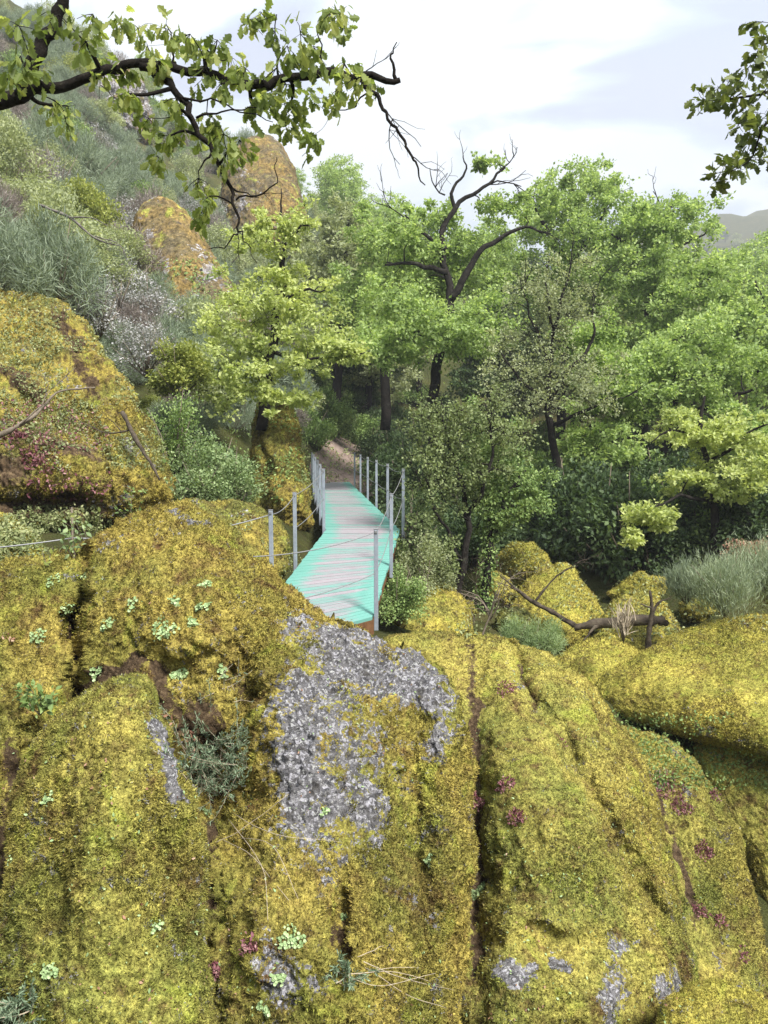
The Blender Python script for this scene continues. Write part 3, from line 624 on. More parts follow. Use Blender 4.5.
beam(NR, CR, inw); beam(NL, CL, -inw); beam(CR, FR, inw); beam(CL, FL, -inw)
e_ = nrmz(NL-NR); beam(NR+e_*.02, NL-e_*.02, nrmz(CR-NR)*.05, 'end_beam')
for k_ in (.35,):
    for A2, B2 in ((NR, NL), (CR, CL)):
        for s_ in (.12, .88):
            p_ = A2+(B2-A2)*s_; mb = MB(); box(mb, p_+[0, .15, -.9], (.12, .12, 1.35)); obj('pier', mb, M['beam'], br, False, bl)
posts = {}
def post(p, parent, loc, up=1.0, dn=.17, w_=.05):
    mb = MB(); box(mb, p+[0, 0, (up-dn)/2], (w_, w_*.8, up+dn), .004); cb_ = MB(); box(cb_, p+[0, 0, up+.004], (w_+.006, w_*.8+.006, .008), .002); box(cb_, p+[0, -w_*.4-.004, up-.03], (.03, .012, .03), .002); po_ = obj('post', mb, M['steel'], parent, False, loc); obj('cable_clamp', cb_, M['cable'], po_, False, loc); return po_
out = -inw/.06*.035
def on(a, b, t): return a+(b-a)*t
rp = [NR+out+nrmz(CR-NR)*.04, on(NR, CR, .5)+out, CR+out+[.02, 0, 0]]+[on(CR, FR, (y-CR[1])/(FR[1]-CR[1]))+out for y in (14.6, 16.7, 18.8, 21.0, 23.2)]
lp = [on(NL, CL, .58)-out, CL-out]+[on(CL, FL, (y-CL[1])/(FL[1]-CL[1]))-out for y in (14.6, 16.7, 18.8, 21.0, 23.2)]
for p_ in rp+lp: post(p_, br, bl)
def cable(a, b, sag, parent, loc, r=.0055):
    t = np.linspace(0, 1, 15)[:, None]; p = a+(b-a)*t; p[:, 2:] -= sag*4*t*(1-t); mb = MB(); tube(mb, p, r, 6); obj('cable', mb, M['cable'], parent, True, loc)
for L in (rp, lp):
    for a, b in zip(L[:-1], L[1:]):
        s_ = .05 if a[1] < 13 else .04
        cable(a+[0, 0, .97], b+[0, 0, .97], s_, br, bl); cable(a+[0, 0, .52], b+[0, 0, .52], s_, br, bl)
# cable railing that follows the path to the left
p270 = P(270.6, 512, 9.1)-[0, 0, .98]
rl = empty('cable_railing', tuple(p270), 'steel cable railing with slim posts running left past the boulders', 'railing'); rloc = tuple(rl.location)
hidden = P(205, 556, 6.9)-[0, 0, .95]
post(p270, rl, rloc, dn=.5); post(hidden, rl, rloc, dn=.6)
pr = P(72, 538, 7.4)-[0, 0, .9]; far_ = P(-70, 552, 6.6)-[0, 0, .95]; post(far_, rl, rloc, dn=.4)
mb = MB(); tube(mb, [pr-[0, 0, .3], pr+[0, 0, .6], pr+[.01, 0, 1.2]], [.012, .011, .009], 6); obj('rod', mb, M['twig'], rl, True, rloc)
cable(lp[0]+[0, 0, .97], p270+[0, 0, .95], .06, rl, rloc); cable(p270+[0, 0, .95], pr+[0, 0, .9], .1, rl, rloc, .007); cable(pr+[0, 0, .9], far_+[0, 0, .95], .02, rl, rloc, .007)
cable(pr+[0, 0, .72], far_+[0, 0, .7], .02, rl, rloc, .007)
cable(rp[0]+[0, 0, .97], hidden+[0, 0, .95], .1, rl, rloc); cable(rp[0]+[0, 0, .5], hidden+[0, 0, .45], .1, rl, rloc)

# ------------------------------------------------------------------ trees
def twigs(mb, p, d, L, r, depth, spread=.7, up=.1, k=3):
    """bare recursive twigs"""
    n = 5; pts = [p]; d = nrmz(d)
    for j in range(n):
        d = nrmz(d+rng.normal(size=3)*.22+[0, 0, up*.3]); pts.append(pts[-1]+d*L/n)
    tube(mb, pts, np.linspace(r, r*.45, n+1), 5 if r > .008 else 3)
    if depth > 0:
        for j in range(k):
            t = rng.integers(1, n+1); nd = nrmz(d+rng.normal(size=3)*spread)
            twigs(mb, pts[t], nd, L*(.45+.35*rng.random()), r*.55, depth-1, spread, up, k)
def crown(px, py, Y, rx, ry, rd, n, r0=.5, r1=.9):
    n = int(n*1.7); r0 *= .8; r1 *= .85
    d = ball(n, .45)*rng.uniform(.72, 1.22, (n, 1)); c = P(px, py, Y)
    pos = c+d*[rx/F*Y, rd, ry/F*Y]
    return [(pos[k], (r0+(r1-r0)*rng.random())*(.6+.7*rng.random())) for k in range(n)]
def pp(l):
    return [list(P(a, b, y))+[r] for a, b, y, r in l]
def tree(label, trunk, limbs, clumps, leafm, barkm=None, per=125, size=.1, flat=.8, name='oak_tree', cat='tree', group=None, tmpl=T_RHOMB, bare=(), droop=.0, ivy=None, twn=5, upn=.45, root=None, sk_r=.5, wob=.08, hang=0., lean=.9):
    tm = MB(); tp = [smooth_path(trunk, 5, wob, rng.integers(99))]+[smooth_path(l, 5, wob, rng.integers(99)) for l in limbs]
    for p in tp: tube(tm, p[:, :3], p[:, 3], 9 if p[0, 3] > .04 else 6)
    SP = np.concatenate([p for p in tp]); base = np.array(trunk[0][:3])
    lm = MB()
    order = sorted(range(len(clumps)), key=lambda k: np.linalg.norm(SP[:, :3]-clumps[k][0], axis=1).min())
    for k in order:
        c, r = clumps[k]; c = np.array(c)
        dd = np.linalg.norm(SP[:, :3]-c, axis=1)+np.maximum(0, SP[:, 2]-c[2])*lean
        a = SP[dd.argmin()]; L = np.linalg.norm(c-a[:3])
        if L > .15*r:
            r0 = min(a[3]*.65, .012+.011*L+r*.012)
            mid = (a[:3]+c)/2+rng.normal(size=3)*L*.1+np.array([0, 0, .12*L*(1 if hang == 0 else -.3)])
            path = smooth_path([list(a[:3])+[r0], list(mid)+[r0*.75], list(c)+[r0*.45]], 4)
            tube(tm, path[:, :3], path[:, 3], 5); SP = np.concatenate([SP, path[2:]])
        ends = c+ball(twn, .4, flat)*r-[0, 0, hang*r]
        for e2 in ends:
            tube(tm, [c, (c+e2)/2+rng.normal(size=3)*.06*r, e2], [r*.011+.0015, r*.008+.001, r*.004+.001], 3)
        t = rng.random(per)**.6; ei = rng.integers(0, twn, per)
        pos = c+(ends[ei]-c)*t[:, None]*1.08+rng.normal(size=(per, 3))*r*np.array([.2, .2, .2*flat])
        out_ = nrmz(pos-c)
        d = out_*.6+rng.normal(size=(per, 3))*.6+[0, 0, -droop]
        nr = rng.normal(size=(per, 3))*.55+[0, 0, upn]
        leaf_batch(lm, pos, d, nr, size*(.65+.7*rng.random(per)), tmpl)
    for b in bare: twigs(tm, *b)
    if ivy:
        y0, y1, n, s, rr = ivy
        P0 = tp[0]; t = rng.integers(0, len(P0), n); pos = P0[t, :3]+nrmz(rng.normal(size=(n, 3)))*(P0[t, 3:4]+rr*rng.random((n, 1)))
        leaf_batch(lm, pos, rng.normal(size=(n, 3))+[0, 0, -.6], pos-P0[t, :3]+.3*rng.normal(size=(n, 3)), s, T_RHOMB)
    ro = root or empty(name, tuple(base), label, cat, group)
    obj('trunk', tm, barkm or M['bark'], ro, True, tuple(base)); obj('crown', lm, leafm, ro, False, tuple(base))
    return ro

def dv(a, b, ya, yb): return nrmz(P(b[0], b[1], yb)-P(a[0], a[1], ya))
# bright young oak by the tall rock
tree('slender young oak with yellow green leaves leaning beside the tall mossy rock',
     pp([(262, 430, 16, .13), (266, 385, 16, .11), (272, 345, 16, .09), (280, 300, 16.1, .075), (284, 255, 16.2, .05), (281, 215, 16.2, .025), (281, 190, 16.2, .01)]),
     [pp([(268, 385, 16, .05), (250, 370, 15.6, .03), (225, 365, 15.2, .015)]), pp([(278, 305, 16, .04), (300, 292, 15.8, .03), (325, 290, 15.5, .014)]), pp([(271, 350, 16, .05), (300, 360, 15.6, .03), (335, 355, 15.2, .02), (370, 350, 15, .01)]), pp([(283, 240, 16.2, .03), (300, 228, 16, .022), (310, 222, 16, .012)])],
     crown(280, 235, 16.2, 38, 38, .9, 18, .22, .42)+crown(280, 290, 16.1, 62, 42, 1.3, 32, .25, .48)+crown(278, 345, 15.8, 85, 38, 1.5, 40, .25, .5)+crown(245, 385, 15.3, 62, 26, 1.0, 20, .25, .45)+crown(345, 350, 15.2, 42, 14, .6, 12, .25, .4)+crown(300, 400, 15.2, 34, 10, .5, 6, .2, .3),
     M['oak_bright'], per=95, size=.085, flat=.55)
# large central oak
tree('big green oak in the centre with bare dead branches at its top',
     pp([(432, 455, 22, .16), (434, 400, 22, .15), (438, 355, 22, .14), (450, 310, 22, .12), (446, 270, 22.2, .1), (441, 240, 22.3, .09), (455, 208, 22.4, .07), (485, 187, 22.4, .045), (505, 167, 22.4, .03)]),
     [pp([(452, 300, 22, .11), (464, 278, 22, .1), (480, 252, 22, .08), (504, 236, 22, .06), (530, 228, 22, .035), (550, 234, 22, .015)]), pp([(447, 272, 22, .08), (430, 268, 21.8, .07), (410, 262, 21.6, .05), (385, 265, 21.4, .03)]), pp([(455, 212, 22.4, .06), (452, 190, 22.4, .045), (465, 172, 22.4, .03), (463, 156, 22.4, .012)]), pp([(443, 345, 22, .1), (410, 330, 21.4, .07), (375, 335, 20.8, .03)]), pp([(446, 250, 22, .07), (425, 232, 22.2, .045), (405, 215, 22.4, .02)])],
     crown(420, 255, 23.2, 52, 40, 1.6, 36, .35, .6)+crown(470, 270, 23.4, 52, 45, 1.5, 34, .35, .65)+crown(400, 240, 22, 26, 22, 1, 9, .3, .45)+crown(405, 320, 21, 62, 42, 1.8, 48, .35, .7)+crown(475, 330, 20.8, 45, 40, 1.5, 30, .35, .7)+crown(505, 215, 23, 36, 24, 1.4, 11, .28, .5)+crown(487, 165, 22.8, 14, 10, .4, 4, .22, .35)+crown(385, 350, 20.2, 38, 14, .8, 12, .3, .5)+crown(430, 212, 22.9, 40, 12, 1.2, 8, .25, .4),
     M['oak'], per=125, size=.1, flat=.8,
     bare=[(P(500, 170, 22.4), dv((500, 170), (522, 152), 22.4, 22.4), .55, .025, 2, .6, .2, 3), (P(480, 190, 22.4), dv((480, 190), (520, 160), 22.4, 22.3), 1.5, .03, 2, .5, .1, 3), (P(463, 158, 22.4), [-.1, 0, 1], .5, .014, 1, .6, .2, 3), (P(445, 195, 22.4), [-.8, 0, .5], .9, .025, 2, .6, .3, 3), (P(410, 240, 22.4), [-.3, 0, .9], 1.1, .03, 2, .6, .3, 3), (P(530, 228, 22), [.8, 0, -.1], 1., .02, 2, .5, 0, 3)])
# tree behind, between
tree('leafy oak crown showing between the central oak and the right hand oak',
     pp([(560, 440, 30, .18), (565, 350, 30, .15), (572, 280, 30, .12), (575, 225, 30, .1), (572, 180, 30, .04)]),
     [pp([(572, 270, 30, .1), (545, 225, 29.5, .07), (530, 200, 29.5, .03)]), pp([(574, 260, 30, .1), (600, 220, 29.5, .06), (612, 190, 29.5, .03)])],
     crown(570, 205, 30, 58, 38, 2.4, 54, .4, .75)+crown(560, 265, 29.5, 60, 50, 2.4, 50, .45, .85)+crown(600, 240, 29.5, 45, 50, 2.4, 30, .45, .8)+crown(598, 180, 30, 22, 14, 1, 8, .3, .5), M['oak'], per=125, size=.115, flat=.8)
tree('tall oak right of the centre with a dark forked trunk against the sky',
     pp([(642, 460, 27, .18), (645, 380, 27, .16), (648, 320, 27, .14), (652, 285, 27, .12), (655, 255, 27, .1), (662, 230, 27, .08), (672, 205, 27, .03)]),
     [pp([(653, 275, 27, .1), (635, 250, 27, .08), (612, 235, 27, .04)]), pp([(655, 262, 27, .09), (680, 245, 27, .06), (705, 235, 27, .03)]), pp([(650, 300, 27, .1), (690, 290, 26.5, .06), (720, 285, 26, .03)])],
     crown(665, 225, 27, 50, 30, 2, 42, .35, .65)+crown(655, 275, 26.5, 68, 40, 2.2, 62, .4, .75)+crown(700, 290, 26, 50, 38, 2, 32, .4, .75)+crown(625, 240, 27, 22, 28, 1.2, 14, .35, .6)+crown(670, 340, 25.5, 70, 30, 2, 34, .45, .8), M['oak'], per=125, size=.115, flat=.8,
     bare=[(P(664, 215, 27), dv((664, 215), (657, 190), 27, 27), .9, .03, 2, .6, .3, 3)])
# sparse grey green tree
tree('sparse grey green tree with many thin dark stems in front of the oaks',
     pp([(560, 520, 18, .1), (556, 460, 18, .09), (548, 410, 18, .08), (550, 370, 18, .06), (556, 320, 18, .04), (570, 270, 18, .02), (572, 240, 18, .01)]),
     [pp([(548, 410, 18, .06), (560, 380, 18, .05), (588, 350, 18, .04), (594, 325, 18, .025), (592, 290, 18, .012)]), pp([(550, 375, 18, .05), (540, 340, 18, .035), (528, 310, 18, .02), (520, 280, 18, .01)]), pp([(548, 405, 18, .05), (520, 380, 17.6, .03), (500, 350, 17.6, .015)]), pp([(552, 425, 18, .05), (585, 410, 17.4, .035), (612, 398, 17.2, .02)]), pp([(555, 330, 18, .04), (546, 290, 18, .02), (550, 255, 18, .01)])],
     crown(555, 300, 18, 52, 48, 1.2, 42, .25, .5)+crown(530, 370, 17.6, 62, 52, 1.4, 48, .25, .5)+crown(585, 385, 17.4, 38, 40, 1.2, 22, .25, .45), M['grey_leaf'], M['bark'], per=60, size=.06, flat=.8, name='tree', twn=9,
     bare=[(P(572, 250, 18), [.1, 0, 1], .6, .012, 2, .6, .3, 3), (P(525, 290, 18), [-.3, 0, 1], .8, .014, 2, .6, .3, 3), (P(592, 300, 18), [.2, 0, 1], .9, .016, 2, .6, .3, 3), (P(600, 400, 17.3), [1, -.2, -.1], .9, .02, 2, .5, 0, 3)])
# dark shrubby trees next to the bridge
tree('dark shrubby tree with crooked leaning stems to the right of the bridge',
     pp([(455, 615, 12.6, .07), (462, 570, 12.6, .06), (468, 520, 12.7, .05), (460, 480, 12.8, .04), (448, 440, 12.8, .025), (440, 405, 12.8, .012)]),
     [pp([(468, 515, 12.7, .035), (486, 480, 12.6, .03), (492, 440, 12.6, .02), (485, 400, 12.6, .012)]), pp([(463, 560, 12.6, .03), (440, 520, 12.3, .025), (425, 480, 12.2, .015)])],
     crown(440, 425, 12.8, 50, 32, .8, 34, .18, .36)+crown(440, 480, 12.5, 45, 50, .8, 36, .18, .36)+crown(500, 440, 12.6, 40, 45, .8, 26, .18, .36)+crown(430, 550, 12, 34, 38, .6, 18, .15, .3), M['olive_leaf'], per=62, size=.05, flat=.9, name='tree', twn=10,
     bare=[(P(440, 420, 12.8), [-.2, 0, 1], .7, .01, 3, .6, .2, 3), (P(490, 430, 12.6), [.3, 0, 1], .7, .01, 3, .6, .2, 3), (P(425, 490, 12.2), [-.5, 0, .8], .6, .01, 3, .6, .2, 3), (P(468, 520, 12.6), [-.6, 0, .6], .8, .012, 3, .6, .2, 3)])
tree('tree trunk wrapped in green ivy behind the small boulders',
     pp([(484, 625, 13.3, .08), (486, 580, 13.3, .07), (490, 530, 13.4, .06), (484, 480, 13.5, .05), (478, 440, 13.6, .03), (475, 400, 13.6, .012)]),
     [pp([(489, 540, 13.4, .04), (505, 500, 13.4, .03), (525, 470, 13.4, .015)])],
     crown(490, 480, 13.6, 36, 60, .8, 34, .18, .34)+crown(520, 500, 13.8, 34, 38, .8, 24, .18, .34), M['bush'], per=170, size=.055, flat=.8, name='ivy_clad_tree', ivy=(0, 1, 2600, .06, .14), twn=8)
# right hand bright oaks
tree('broad oak with dense mid green leaves spreading behind the yellow green tree at right',
     pp([(660, 560, 20, .2), (662, 500, 20, .18), (668, 440, 20, .15), (675, 390, 20, .1), (680, 340, 20, .05)]),
     [pp([(665, 470, 20, .1), (620, 440, 19.6, .07), (580, 420, 19.2, .03)]), pp([(668, 430, 20, .1), (720, 400, 19.6, .06), (760, 390, 19.2, .03)])],
     crown(620, 385, 19.6, 58, 42, 1.6, 58, .3, .6)+crown(700, 370, 19.8, 70, 48, 1.8, 66, .3, .6)+crown(600, 450, 19, 50, 30, 1.3, 34, .3, .55)+crown(740, 430, 19.4, 50, 40, 1.6, 30, .3, .55)+crown(590, 340, 20, 34, 30, 1.2, 18, .3, .5), M['oak'], per=140, size=.095, flat=.8)
tree('small oak with vivid yellow green leaves and a thin dark trunk at the lower right',
     pp([(716, 580, 14.5, .09), (715, 520, 14.5, .08), (710, 470, 14.5, .06), (700, 430, 14.5, .045), (705, 395, 14.5, .02)]),
     [pp([(713, 505, 14.5, .04), (680, 495, 14, .03), (650, 508, 13.6, .015)]), pp([(709, 465, 14.5, .04), (740, 440, 14.2, .03), (765, 425, 14, .015)]), pp([(705, 445, 14.5, .03), (675, 430, 14.2, .02), (650, 440, 14, .01)])],
     crown(705, 430, 14.4, 55, 24, 1., 26, .22, .4)+crown(720, 480, 14.2, 60, 28, 1.1, 28, .22, .4)+crown(655, 515, 13.6, 32, 12, .5, 12, .2, .34)+crown(630, 535, 13.4, 12, 12, .3, 4, .15, .25)+crown(755, 440, 14.2, 24, 40, .8, 10, .2, .36), M['oak_bright'], per=95, size=.075, flat=.55)
tree('green oak leaning in from the right edge behind the others',
     pp([(800, 520, 24, .25), (795, 440, 24, .22), (780, 370, 24, .16), (765, 310, 24, .08), (755, 280, 24, .03)]),
     [pp([(790, 400, 24, .1), (740, 360, 23.5, .06), (710, 345, 23, .03)])],
     crown(750, 320, 24, 50, 34, 1.8, 36, .4, .7)+crown(770, 370, 23.8, 55, 38, 2, 34, .4, .7)+crown(715, 330, 23.5, 30, 24, 1.2, 14, .4, .6), M['oak'], per=125, size=.13, flat=.8)
# trees further back left of centre
tree('pale green tree on the slope behind the young oak', pp([(335, 420, 34, .22), (340, 340, 34, .18), (345, 270, 34, .12), (348, 220, 34, .05)]), [],
     crown(345, 240, 34, 36, 30, 2.2, 30, .4, .7)+crown(320, 280, 34, 45, 45, 2.4, 36, .5, .9)+crown(372, 285, 33, 42, 50, 2.2, 38, .5, .9), M['grey_leaf'], per=125, size=.15, name='tree', flat=.8)
tree('tree with fresh light green leaves seen behind the left side of the central oak', pp([(385, 430, 29, .2), (385, 340, 29, .16), (385, 270, 29, .1), (380, 225, 29, .04)]), [],
     crown(380, 240, 29, 34, 30, 2, 24, .4, .7)+crown(365, 300, 29, 40, 40, 2, 30, .4, .8)+crown(410, 300, 29, 45, 50, 2, 30, .4, .8), M['oak'], per=125, size=.14, name='tree', flat=.8)

# ------------------------------------------------------------------ overhanging branches near the camera
cl = [(15, 50), (8, 72), (35, 62), (22, 20), (62, 8), (92, 8), (118, 12), (100, 66), (122, 60), (100, 52), (64, 112), (56, 100), (130, 88), (112, 92), (135, 22), (150, 40), (165, 22), (158, 55), (178, 38), (192, 28), (202, 42), (214, 34), (228, 52), (236, 68), (222, 78), (205, 60), (150, 112), (158, 150), (168, 130), (182, 108), (176, 92), (196, 122), (212, 110), (222, 128), (238, 134), (228, 145), (200, 172), (212, 190), (205, 205), (262, 6), (270, 22), (284, 40), (275, 62), (286, 78), (300, 28), (306, 52), (318, 40), (330, 8), (344, 20), (336, 4), (290, 96), (298, 112), (308, 132), (286, 118), (348, 58), (362, 66), (358, 74), (340, 82), (312, 88), (245, 62), (262, 95), (85, 36), (250, 100), (270, 88), (252, 14)]
clN = [(P(a+rng.normal()*2, b+6, 4.6+rng.normal()*.25), .085+.035*rng.random()) for a, b in cl]
tree('overhanging dark oak limb with drooping young leaves across the top left',
     pp([(-330, 620, 5.0, 0.1440), (-300, 400, 5.0, 0.1368), (-220, 230, 4.9, 0.1224), (-110, 140, 4.8, 0.1008), (-20, 108, 4.7, 0.0540), (20, 96, 4.65, 0.0396), (55, 86, 4.6, 0.0302), (95, 76, 4.6, 0.0259), (125, 63, 4.6, 0.0245), (160, 66, 4.6, 0.0238), (205, 72, 4.6, 0.0230), (235, 80, 4.6, 0.0259), (262, 88, 4.6, 0.0245), (290, 76, 4.6, 0.0230), (330, 71, 4.6, 0.0216), (365, 78, 4.6, 0.0202), (400, 80, 4.6, 0.0144)]),
     [pp([(22, 97, 4.65, 0.0432), (35, 62, 4.6, 0.0396), (50, 30, 4.6, 0.0360), (66, 0, 4.6, 0.0324), (90, -60, 4.6, 0.0252)]),
      pp([(140, 66, 4.6, 0.0252), (165, 78, 4.55, 0.0216), (182, 98, 4.5, 0.0194), (196, 125, 4.5, 0.0166), (212, 152, 4.5, 0.0144), (226, 180, 4.5, 0.0122), (236, 205, 4.5, 0.0094), (238, 236, 4.5, 0.0058)]),
      pp([(362, 80, 4.6, 0.0158), (378, 100, 4.55, 0.0115), (390, 120, 4.5, 0.0086), (402, 140, 4.5, 0.0079), (414, 160, 4.5, 0.0065), (424, 186, 4.5, 0.0029)]),
      pp([(372, 90, 4.6, 0.0058), (356, 104, 4.6, 0.0043), (340, 110, 4.6, 0.0029), (322, 106, 4.6, 0.0014)]), pp([(396, 80, 4.6, 0.0130), (392, 60, 4.6, 0.0065), (396, 42, 4.6, 0.0029)]),
      pp([(226, 180, 4.5, 0.0065), (240, 192, 4.5, 0.0043), (258, 196, 4.5, 0.0022)]), pp([(236, 200, 4.5, 0.0058), (258, 196, 4.5, 0.0043), (276, 180, 4.5, 0.0036), (276, 155, 4.5, 0.0022)]), pp([(238, 234, 4.5, 0.0050), (225, 245, 4.5, 0.0036), (208, 252, 4.5, 0.0022)]), pp([(238, 232, 4.5, 0.0050), (248, 245, 4.5, 0.0029), (256, 262, 4.5, 0.0014)]),
      pp([(182, 98, 4.5, 0.0072), (210, 100, 4.5, 0.0050), (240, 110, 4.5, 0.0036), (275, 122, 4.5, 0.0022)]), pp([(212, 152, 4.5, 0.0072), (200, 170, 4.5, 0.0043), (196, 190, 4.5, 0.0022)]), pp([(196, 118, 4.5, 0.0072), (230, 112, 4.5, 0.0043), (262, 108, 4.5, 0.0029)]), pp([(278, 75, 4.6, 0.0072), (276, 45, 4.6, 0.0050), (275, 12, 4.6, 0.0029)]), pp([(322, 70, 4.6, 0.0072), (320, 45, 4.6, 0.0043), (322, 18, 4.6, 0.0022)]), pp([(176, 70, 4.6, 0.0086), (172, 50, 4.6, 0.0058), (168, 25, 4.6, 0.0029)])],
     clN, M['oak_near'], M['bark_near'], per=24, size=.062, flat=.8, tmpl=T_OAK, droop=.9, twn=4, upn=.5, wob=.03, hang=.35, lean=.2,
     bare=[(P(392, 120, 4.5), [-.3, 0, -.9], .25, .004, 1, .6, 0, 3), (P(410, 155, 4.5), [.6, 0, -.8], .2, .004, 1, .5, 0, 2), (P(385, 110, 4.5), [.5, 0, -.9], .28, .004, 1, .5, 0, 3), (P(250, 196, 4.5), [1, 0, .1], .2, .003, 1, .5, 0, 3), (P(20, 95, 4.6), [.9, 0, .9], .3, .006, 1, .5, 0, 3), (P(100, 76, 4.6), [.1, 0, -1], .12, .003, 1, .5, 0, 2), (P(238, 236, 4.5), [.4, 0, -1], .15, .003, 1, .5, 0, 2), (P(362, 75, 4.6), [.6, 0, .5], .2, .004, 1, .7, 0, 3)])
clR = [(762, 22), (768, 40), (758, 55), (770, 68), (748, 68), (765, 90), (742, 88), (728, 78), (718, 88), (706, 100), (722, 102), (740, 105), (755, 112), (738, 125), (748, 138), (760, 130), (768, 118), (765, 148), (745, 158), (732, 160), (722, 172), (740, 168), (756, 158), (768, 160), (716, 182), (700, 104), (772, 100)]
tree('oak sprig of lobed leaves painted dark as if backlit hanging in at the top right edge',
     pp([(1050, 640, 5.2, .14), (1040, 300, 5.2, .12), (980, 120, 5.2, .08), (880, 60, 5.1, .04), (800, 70, 5.0, .015), (768, 92, 5.0, .009), (735, 98, 5.0, .006), (706, 104, 5.0, .003)]),
     [pp([(800, 70, 5.0, .012), (775, 110, 5.0, .008), (760, 135, 5.0, .006), (750, 160, 5.0, .004), (722, 176, 5, .002)]), pp([(820, 62, 5.0, .012), (785, 40, 5.0, .008), (762, 45, 5.0, .004)])],
     [(P(a, b, 5.0+rng.normal()*.12), .07+.02*rng.random()) for a, b in clR], M['oak_shade'], M['bark_near'], per=18, size=.062, flat=.8, tmpl=T_OAK, droop=.3, twn=4, upn=.5, wob=.003, lean=.2)

# ------------------------------------------------------------------ shrub and tree prototypes for the hillside and the wood
def bush_mesh(kind, r, h, n, size, seed=0):
    """stems + foliage around the origin"""
    st = MB(); lf = MB(); k = 30 if kind == 'broom' else 16
    d = ball(k, .3); d[:, 2] = np.abs(d[:, 2])*.8+.35; tips = d*[r, r, h]*rng.uniform(.6, 1.1, (k, 1))
    for t in tips:
        tube(st, [[0, 0, -.1], t*.5+rng.normal(size=3)*.06*r, t], [.03*r, .018*r, .005*r], 4)
    if kind == 'mound':
        m = n; c = ball(34, .4); c[:, 2] = np.abs(c[:, 2]); c = c*[r*.85, r*.85, h*.8]+[0, 0, h*.1]; ei = rng.integers(0, 34, m)
        pos = c[ei]+ball(m, .5)*[r*.3, r*.3, h*.26]
        leaf_batch(lf, pos, nrmz(pos-c[ei])*.7+rng.normal(size=(m, 3))*.45+[0, 0, .5], rng.normal(size=(m, 3)), size*(.6+.8*rng.random(m)), T_STRIP)
    elif kind == 'broom':
        m = n; ei = rng.integers(0, k, m); t = .25+.75*rng.random(m)**.7
        pos = tips[ei]*t[:, None]+rng.normal(size=(m, 3))*[.2*r, .2*r, .14*h]
        dd = nrmz(tips[ei])*.8+rng.normal(size=(m, 3))*.35+[0, 0, .6]
        leaf_batch(lf, pos, dd, rng.normal(size=(m, 3)), size*(.6+.8*rng.random(m)), T_STRIP)
    else:
        m = n; c = ball(26, .4); c[:, 2] = np.abs(c[:, 2]); c = c*[r*.8, r*.8, h*.8]+[0, 0, h*.12]; ei = rng.integers(0, 26, m)
        pos = c[ei]+ball(m, .5)*[r*.32, r*.32, h*.24]
        leaf_batch(lf, pos, nrmz(pos-[0, 0, h*.3])*.7+rng.normal(size=(m, 3))*.7, rng.normal(size=(m, 3))*.6+[0, 0, 1], size*(.6+.8*rng.random(m)), T_RHOMB if kind != 'oval' else T_OVAL)
    pos[:, 2] = np.maximum(pos[:, 2], 0)
    return st, lf
used_roots = {}
def plant(kind, r, h, n, size, mat, loc, label, group=None, name='shrub', cat='shrub', stemm=None, sc=1.):
    st, lf = bush_mesh(kind, r, h, n, size); loc = V(loc)
    st.v = [v*sc+loc for v in st.v]; lf.v = [v*sc+loc for v in lf.v]
    ro = empty(name, tuple(loc), label, cat, group); obj('stem', st, stemm or M['twig'], ro, True, tuple(loc)); obj('foliage', lf, mat, ro, False, tuple(loc))
    return ro
class Proto:
    def __init__(s, *a, **k): s.a = a; s.k = k; s.root = None
    def put(s, loc, rz, sc):
        if s.root is None: s.root = plant(*s.a[:6], loc, s.a[6], **s.k); s.root.rotation_euler = (0, 0, rz); s.root.scale = sc; return s.root
        return dup(s.root, tuple(loc), rz, sc)
G1 = 'grey green broom bushes on the left hillside'
prB = [Proto('mound', 1., 1.2, 9000, .12, M['heath'], 'brownish grey twiggy heath bush on the left hillside', group='brownish heath bushes on the left hillside', name='heath_bush'),
       Proto('mound', 1., 1.4, 14000, .14, M['broom'], 'feathery grey green broom bush on the left hillside', group=G1, name='broom_bush'),
       Proto('mound', 1.1, 1.2, 14000, .12, M['broom'], 'feathery grey green broom bush on the left hillside', group=G1, name='broom_bush'),
       Proto('leaf', 1.1, 1.3, 9500, .065, M['bush'], 'rounded green leafy bush on the left hillside', group='leafy bushes on the left hillside', name='bush'),
       Proto('leaf', 1., 1.2, 6000, .05, M['blossom'], 'pale whitish heath bush on the left hillside', group='whitish bushes on the left hillside', name='heath_bush'),
       Proto('leaf', 1., 1.1, 8000, .06, M['yellow_leaf'], 'yellow green gorse bush on the left hillside', group='yellow green bushes on the left hillside', name='gorse_bush'),
       Proto('leaf', 1.2, 1.5, 11000, .06, M['grey_leaf'], 'dense olive grey bush on the left hillside', group='olive grey bushes on the left hillside', name='bush')]
wts = [.16, .28, .24, .1, .06, .02, .14]
placed = []; cnt = 0
def in_poly_left(px, py):
    # hillside seen left of the path and above the near rocks
    return py < 470-.0*px and not (px < 165 and py > 285+max(0, px-40)*1.3)
tries = 0
